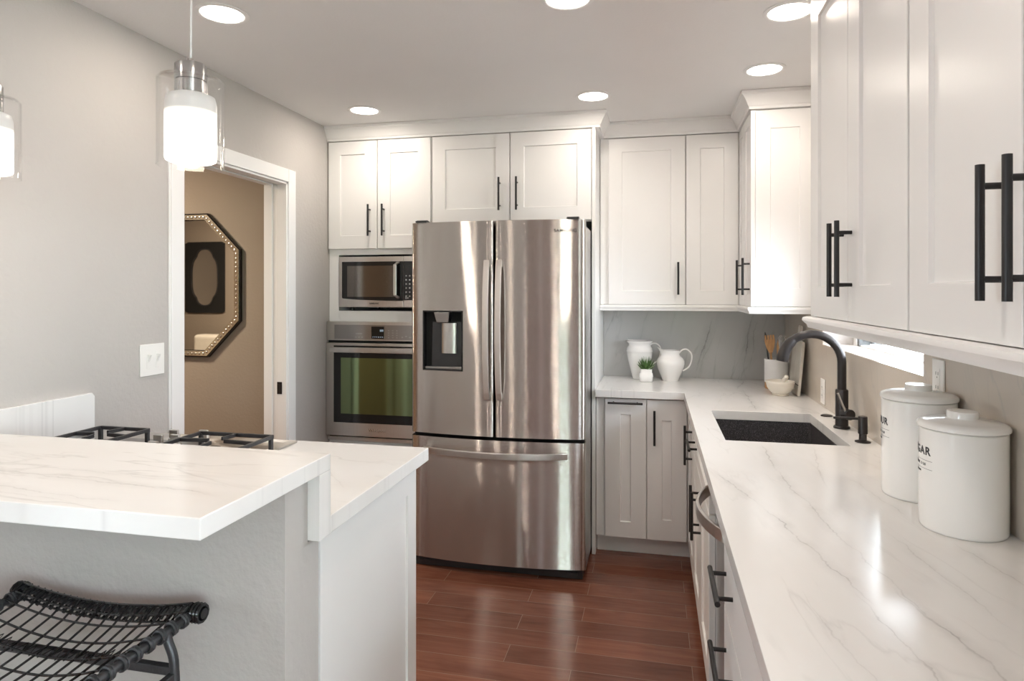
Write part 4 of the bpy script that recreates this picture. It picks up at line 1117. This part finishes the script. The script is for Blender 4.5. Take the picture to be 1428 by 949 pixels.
for k in range(5):
    a = PI*k/5; w_ = u_*math.cos(a)+v_*math.sin(a); L_ = .085
    q = [p1+axd*L_*(.5-.5*math.cos(PI*s/8))*1.0+w_*.026*math.sin(PI*s/8)**.8 for s in range(9)]
    q2 = [p1+axd*L_*(.5-.5*math.cos(PI*s/8))*1.0-w_*.026*math.sin(PI*s/8)**.8 for s in range(9)]
    b.tube([tuple(p) for p in q], .0014, 6); b.tube([tuple(p) for p in q2], .0014, 6)
tag(b.build('wire_whisk', M['chrome'], smooth=True), 'steel wire whisk standing in the crock behind the wooden spoon', 'utensil', 'utensils in the crock')
p0, p1 = stick(.035, .015, .056, -.026, 1.125); b = MB(); axd = (p1-p0).normalized(); b.tube([p0, p1], .004, 8)
b.tube([p1+axd*(.010*k-.006) for k in range(6)], [.005, .013, .017, .017, .012, .003], 14, flat=(1, .35))
tag(b.build('steel_spoon', M['chrome'], smooth=True), 'polished steel spoon at the right side of the utensil crock', 'utensil', 'utensils in the crock')
# mortar and pestle
mo = MB().lathe([(.040, 0), (.042, .005), (.038, .009), (.052, .020), (.064, .040), (.070, .062), (.0715, .072), (.069, .074), (.065, .070), (.056, .040), (.035, .024), (0, .020)], (.641, 3.560, .9145), 48, True, False)
tag(mo.build('mortar', M['cream'], smooth=True, auto=60), 'cream stone mortar bowl in front of the utensil crock', 'mortar')
b = MB().tube([(.628, 3.555, .9400), (.640, 3.553, .965), (.662, 3.550, .998), (.668, 3.549, 1.006)], [.013, .010, .0125, .011], 16); b.ball((.669, 3.549, 1.008), .0125, 16)
tag(b.build('pestle', M['cream'], smooth=True), 'cream stone pestle leaning in the mortar', 'pestle')
# cutting board leaning on the right wall
cb = thing('cutting_board', (.74, 3.61, .9145), 'pale weathered cutting board with handle, leaning in the corner beside the mortar', 'cutting board')
b = MB(); H0 = .275
out = [(-.112, 0), (.112, 0), (.112, H0-.02), (.100, H0), (.030, H0+.004), (.022, H0+.015), (.020, H0+.07), (.012, H0+.082), (-.012, H0+.082), (-.020, H0+.07), (-.022, H0+.015), (-.030, H0+.004), (-.100, H0), (-.112, H0-.02)]
lean = R(5.2); yc_ = 3.632
def bmap(u, w, d): return (.716+w*math.sin(lean)+d*math.cos(lean), yc_+u, .9150+w*math.cos(lean)+.001-d*math.sin(lean)+.0015)
b.prism([bmap(u, w, 0) for u, w in out], tuple(Vector(bmap(0, 0, .014))-Vector(bmap(0, 0, 0))))
b.build('board', M['greywood'], cb, bevel=.002)
b = MB(); b.prism([bmap(u, w, -.0006) for u, w in ((-.1125, .052), (.1125, .052), (.1125, .056), (-.1125, .056))], tuple(Vector(bmap(0, 0, .0004))-Vector(bmap(0, 0, 0))))
b.build('inlay_line', M['void'], cb)

# -- hall: octagonal mirror, and what it reflects
my_ = HY1-.004
om = thing('octagonal_mirror', (-2.81, my_, 1.06), 'octagonal mirror with beaded silver frame on the hall wall', 'mirror')
def octo(x0, x1, z0, z1, c, y): return [(x0+c, y, z0), (x1-c, y, z0), (x1, y, z0+c), (x1, y, z1-c), (x1-c, y, z1), (x0+c, y, z1), (x0, y, z1-c), (x0, y, z0+c)]
ox0_, ox1_, oz0_, oz1_, oc_ = -3.165, -2.467, 1.045, 1.935, .225
def inset(k): return octo(ox0_+k, ox1_-k, oz0_+k, oz1_-k, oc_-k*.414*1.0, 0)
def atY(P, y): return [(p[0], y, p[2]) for p in P]
MB().ring(atY(inset(0), my_), atY(inset(.042), my_), (0, -.022, 0)).build('outer_frame', M['blackgloss'], om, bevel=.002)
MB().ring(atY(inset(.008), my_-.0222), atY(inset(.040), my_-.0222), (0, -.006, 0)).build('bevel_strip', M['bead'], om, bevel=.002)
b = MB()
path = inset(.024)
for k in range(8):
    p, q = Vector(path[k]), Vector(path[(k+1) % 8]); n = max(2, int((q-p).length/.026))
    for m_ in range(n):
        c = p+(q-p)*((m_+.5)/n); b.ball((c.x, my_-.029, c.z), .0085, 8, (1, .6, 1))
b.build('beading', M['chrome'], om, smooth=True)
b = MB(); b.prism(atY(inset(.041), my_-.004), (0, -.004, 0)); b.build('mirror_glass', M['mirror'], om)
qm = thing('framed_mirror', (-4.27, HY0, 1.24), 'black framed quatrefoil mirror, seen only in the octagonal mirror', 'mirror')
fx0, fx1, fz0, fz1 = -4.49, -4.05, 1.245, 1.935; fy = HY0+.003
def quatre(k, n=64):
    cx_, cz_ = (fx0+fx1)/2, (fz0+fz1)/2; o = []
    for i in range(n):
        a = 2*PI*i/n; x = (.150-k)*math.copysign(abs(math.cos(a))**.72, math.cos(a)); z = (.225-k)*math.copysign(abs(math.sin(a))**.62, math.sin(a))
        if abs(math.sin(a)) > .86: z = math.copysign(.225-k+.055*((abs(math.sin(a))-.86)/.14), z); 
        o.append((cx_+x, fy, cz_+z))
    return o
n = 64; rect = []
for i in range(n):
    a = 2*PI*i/n; c_, s2 = math.cos(a), math.sin(a); k = 1/max(abs(c_)/((fx1-fx0)/2), abs(s2)/((fz1-fz0)/2)); rect.append(((fx0+fx1)/2+c_*k, fy, (fz0+fz1)/2+s2*k))
MB().ring(rect, quatre(0), (0, .010, 0)).build('frame', M['void'], qm)
MB().ring([(p[0], fy+.010, p[2]) for p in quatre(0)], [(p[0], fy+.010, p[2]) for p in quatre(.010)], (0, .004, 0)).build('inner_rim', M['iron'], qm)
b = MB(); b.prism([(p[0], fy+.005, p[2]) for p in quatre(-.002)], (0, .003, 0)); b.build('mirror_glass', M['mirror'], qm)
ac = thing('armchair', (-3.83, 1.95, 0), 'white upholstered armchair, its back top seen in the octagonal mirror', 'armchair')
MB().box(-4.21, -3.45, 1.60, 1.76, .12, 1.050).build('backrest', M['cream'], ac, bevel=.035, seg=4)
MB().box(-4.21, -3.45, 1.765, 2.353, .12, .44).build('seat', M['cream'], ac, bevel=.04, seg=4)
for x in (-4.21, -3.55): MB().box(x, x+.10, 1.765, 2.353, .445, .62).build('armrest', M['cream'], ac, bevel=.03, seg=3)
for x in (-4.16, -3.50):
    for y in (1.65, 2.28): MB().cyl((x, y, 0), (x, y, .121), .018, 12).build('leg', M['iron'], ac)

# -- bar stool with woven seat
st = thing('bar_stool', (-1.20, 1.0, 0), 'black bar stool with a woven open-mesh saddle seat at the breakfast bar', 'bar stool')
SXL, SXR, SYF, SYB, SZ = -1.415, -.968, .74, 1.20, .768
def seat_z(a, c):
    """a across 0..1, c front 0 .. back 1"""
    sag = .050*(1-(2*a-1)**2)*(.35+.65*math.sin(PI*min(1, max(0, c*.85+.1))))
    lip = .014*max(0, (c-.86)/.14)**2+.010*max(0, (.12-c)/.12)**2
    return SZ-sag+lip-.012*math.sin(PI*c)
def seat_p(a, c):
    if c <= 1 and c >= 0: return Vector((SXL+(SXR-SXL)*a, SYF+(SYB-SYF)*c, seat_z(a, c)))
    if c > 1:
        t = (c-1)/.16; p = seat_p(a, 1); ang = t*PI*1.15; rr = .018
        return p+Vector((0, rr*math.sin(ang)*.9, -rr*(1-math.cos(ang))))
    t = (-c)/.16; p = seat_p(a, 0); ang = t*PI*1.15; rr = .018
    return p+Vector((0, -rr*math.sin(ang)*.9, -rr*(1-math.cos(ang))))
fr_ = MB()
rim = [seat_p(a/24, 1)+Vector((0, .004, -.014)) for a in range(25)]; rimf = [seat_p(a/24, 0)+Vector((0, -.004, -.014)) for a in range(25)]
fr_.tube(rim, .0075, 10); fr_.tube(rimf, .0075, 10)
for x in (SXL, SXR): fr_.tube([(x, SYB+.01, SZ-.010), (x, SYF-.01, SZ-.010)], .009, 12)
mid = [seat_p(a/24, .50)+Vector((0, 0, -.010)) for a in range(25)]; fr_.tube(mid, .008, 10)
fr_.build('seat_frame', M['iron'], st, smooth=True)
net = MB(); rr = .0025
NA, NC = 15, 11
for i in range(NC):
    c = i/(NC-1)
    net.tube([seat_p(a/20, c) for a in range(21)], rr, 5)
for c in (.955, 1.06, 1.14, .045, -.06, -.14): net.tube([seat_p(a/20, c) for a in range(21)], rr*1.1, 5)
cs_ = [-.15, -.10, -.05]+[k/10 for k in range(11)]+[1.05, 1.10, 1.15]
for i in range(NA):
    a = i/(NA-1)
    net.tube([seat_p(a, c) for c in cs_], rr, 5)
for i in range(26):        # doubled weave in the rolled back and front edges
    a = i/25; a2 = min(1, a+.05)
    for c0, c1 in ((.93, 1.14), (-.14, .07)):
        net.tube([seat_p(a, c0+(c1-c0)*k/4).lerp(seat_p(a2, c0+(c1-c0)*k/4), k/4) for k in range(5)], rr*.85, 5)
        net.tube([seat_p(a2, c0+(c1-c0)*k/4).lerp(seat_p(a, c0+(c1-c0)*k/4), k/4) for k in range(5)], rr*.85, 5)
for c in (.36, .72):       # thin zigzag rows
    z_ = [seat_p(i/42, c-.030 if i % 2 else c+.030) for i in range(43)]
    net.tube(z_, .0012, 4)
for i in range(46):        # cord bound round the cross bar
    a = i/45; p = seat_p(a, .50)+Vector((0, 0, -.010))
    net.tube([p+Vector((.006*math.sin(t_), .0105*math.cos(t_*1.0), .0105*math.sin(t_))) for t_ in [k*PI/4 for k in range(9)]], .0017, 4)
net.build('woven_seat', M['blackgloss'], st, smooth=True)
for x in (SXL, SXR):
    wr = MB()
    for i in range(15):
        y = SYF+.02+i*.0315; s_ = 1
        for dy_ in (-.003, .003): wr.tube([(x+.0125*math.cos(t_), y+dy_, SZ-.010+.0125*math.sin(t_)) for t_ in [k*PI/6 for k in range(12)]], .0032, 6, closed=True)
    wr.build('cord_binding', M['iron'], st, smooth=True)
for x, s_ in ((SXR, 1), (SXL, -1)):
    for y in (SYB, SYF):
        kn = MB()
        for k in range(3):
            xx = x+s_*(.004+.008*k); kn.tube([(xx, y+.004+.0175*math.cos(t_), SZ-.008+.0175*math.sin(t_)) for t_ in [q*PI/6 for q in range(12)]], .0042, 6, closed=True)
        kn.cyl((x-.01*s_, y+.004, SZ-.008), (x+s_*.026, y+.004, SZ-.008), .011, 12)
        kn.build('corner_knot', M['blackgloss'], st, smooth=True)
for sx_, x in ((-1, SXL), (1, SXR)):
    for y, sy_ in ((SYB-.075, 1), (SYF+.075, -1)):
        MB().tube(smooth_path([(x, y, SZ-.012), (x+sx_*.004, y, SZ-.030), (x+sx_*.016, y, SZ-.060), (x+sx_*.020, y, SZ-.11), (x+sx_*.030, y+sy_*.012, .40), (x+sx_*.040, y+sy_*.025, .0)], 4), .0095, 12).build('leg', M['iron'], st, smooth=True)
br_ = MB()
for y in (SYB-.075, SYF+.075): br_.barpath([(SXL-.016, y, SZ-.085), (SXR+.016, y, SZ-.085)], .016, .018, (0, 1, 0))
for x in (SXL-.018, SXR+.018): br_.barpath([(x, SYB-.075, SZ-.095), (x, SYF+.075, SZ-.095)], .014, .016, (1, 0, 0))
br_.build('brace', M['iron'], st, bevel=.002)
fo_ = MB()
for y, s_ in ((SYB-.063, 1), (SYF+.063, -1)): fo_.cyl((SXL-.034, y, .24), (SXR+.034, y, .24), .008, 10)
for x in (SXL-.034, SXR+.034): fo_.cyl((x, SYB-.063, .24), (x, SYF+.063, .24), .008, 10)
fo_.build('footrest', M['iron'], st, smooth=True)

# -- lavender sprigs in the yard outside the sink window
sh = thing('garden_shrub', (1.40, 3.55, -.02), 'sparse grey-green garden shrub outside the window above the canisters', 'shrub')
b = MB(); lf = MB()
for i in range(34):
    a = random.uniform(0, 2*PI); l_ = random.uniform(1.0, 1.235); sp = random.uniform(.05, .38)
    q = [Vector((1.45+math.cos(a)*sp*t_**1.5, 3.75+math.sin(a)*sp*t_**1.5, -.02+l_*t_)) for t_ in (0, .25, .5, .75, 1)]
    b.tube(q, [.004, .0035, .003, .002, .001], 5)
    for k in range(9):
        t_ = .55+.05*k; p = q[0].lerp(q[-1], t_); p = Vector((1.45+math.cos(a)*sp*t_**1.5, 3.75+math.sin(a)*sp*t_**1.5, -.02+l_*t_))
        d_ = Vector((random.uniform(-1, 1), random.uniform(-1, 1), random.uniform(.1, 1))).normalized()*.035
        lf.tube([p, p+d_*.5, p+d_], [.002, .006, .001], 5, flat=(1, .4))
b.build('stems', M['leafpale'], sh, smooth=True); lf.build('leaves', M['leafpale'], sh, smooth=True)
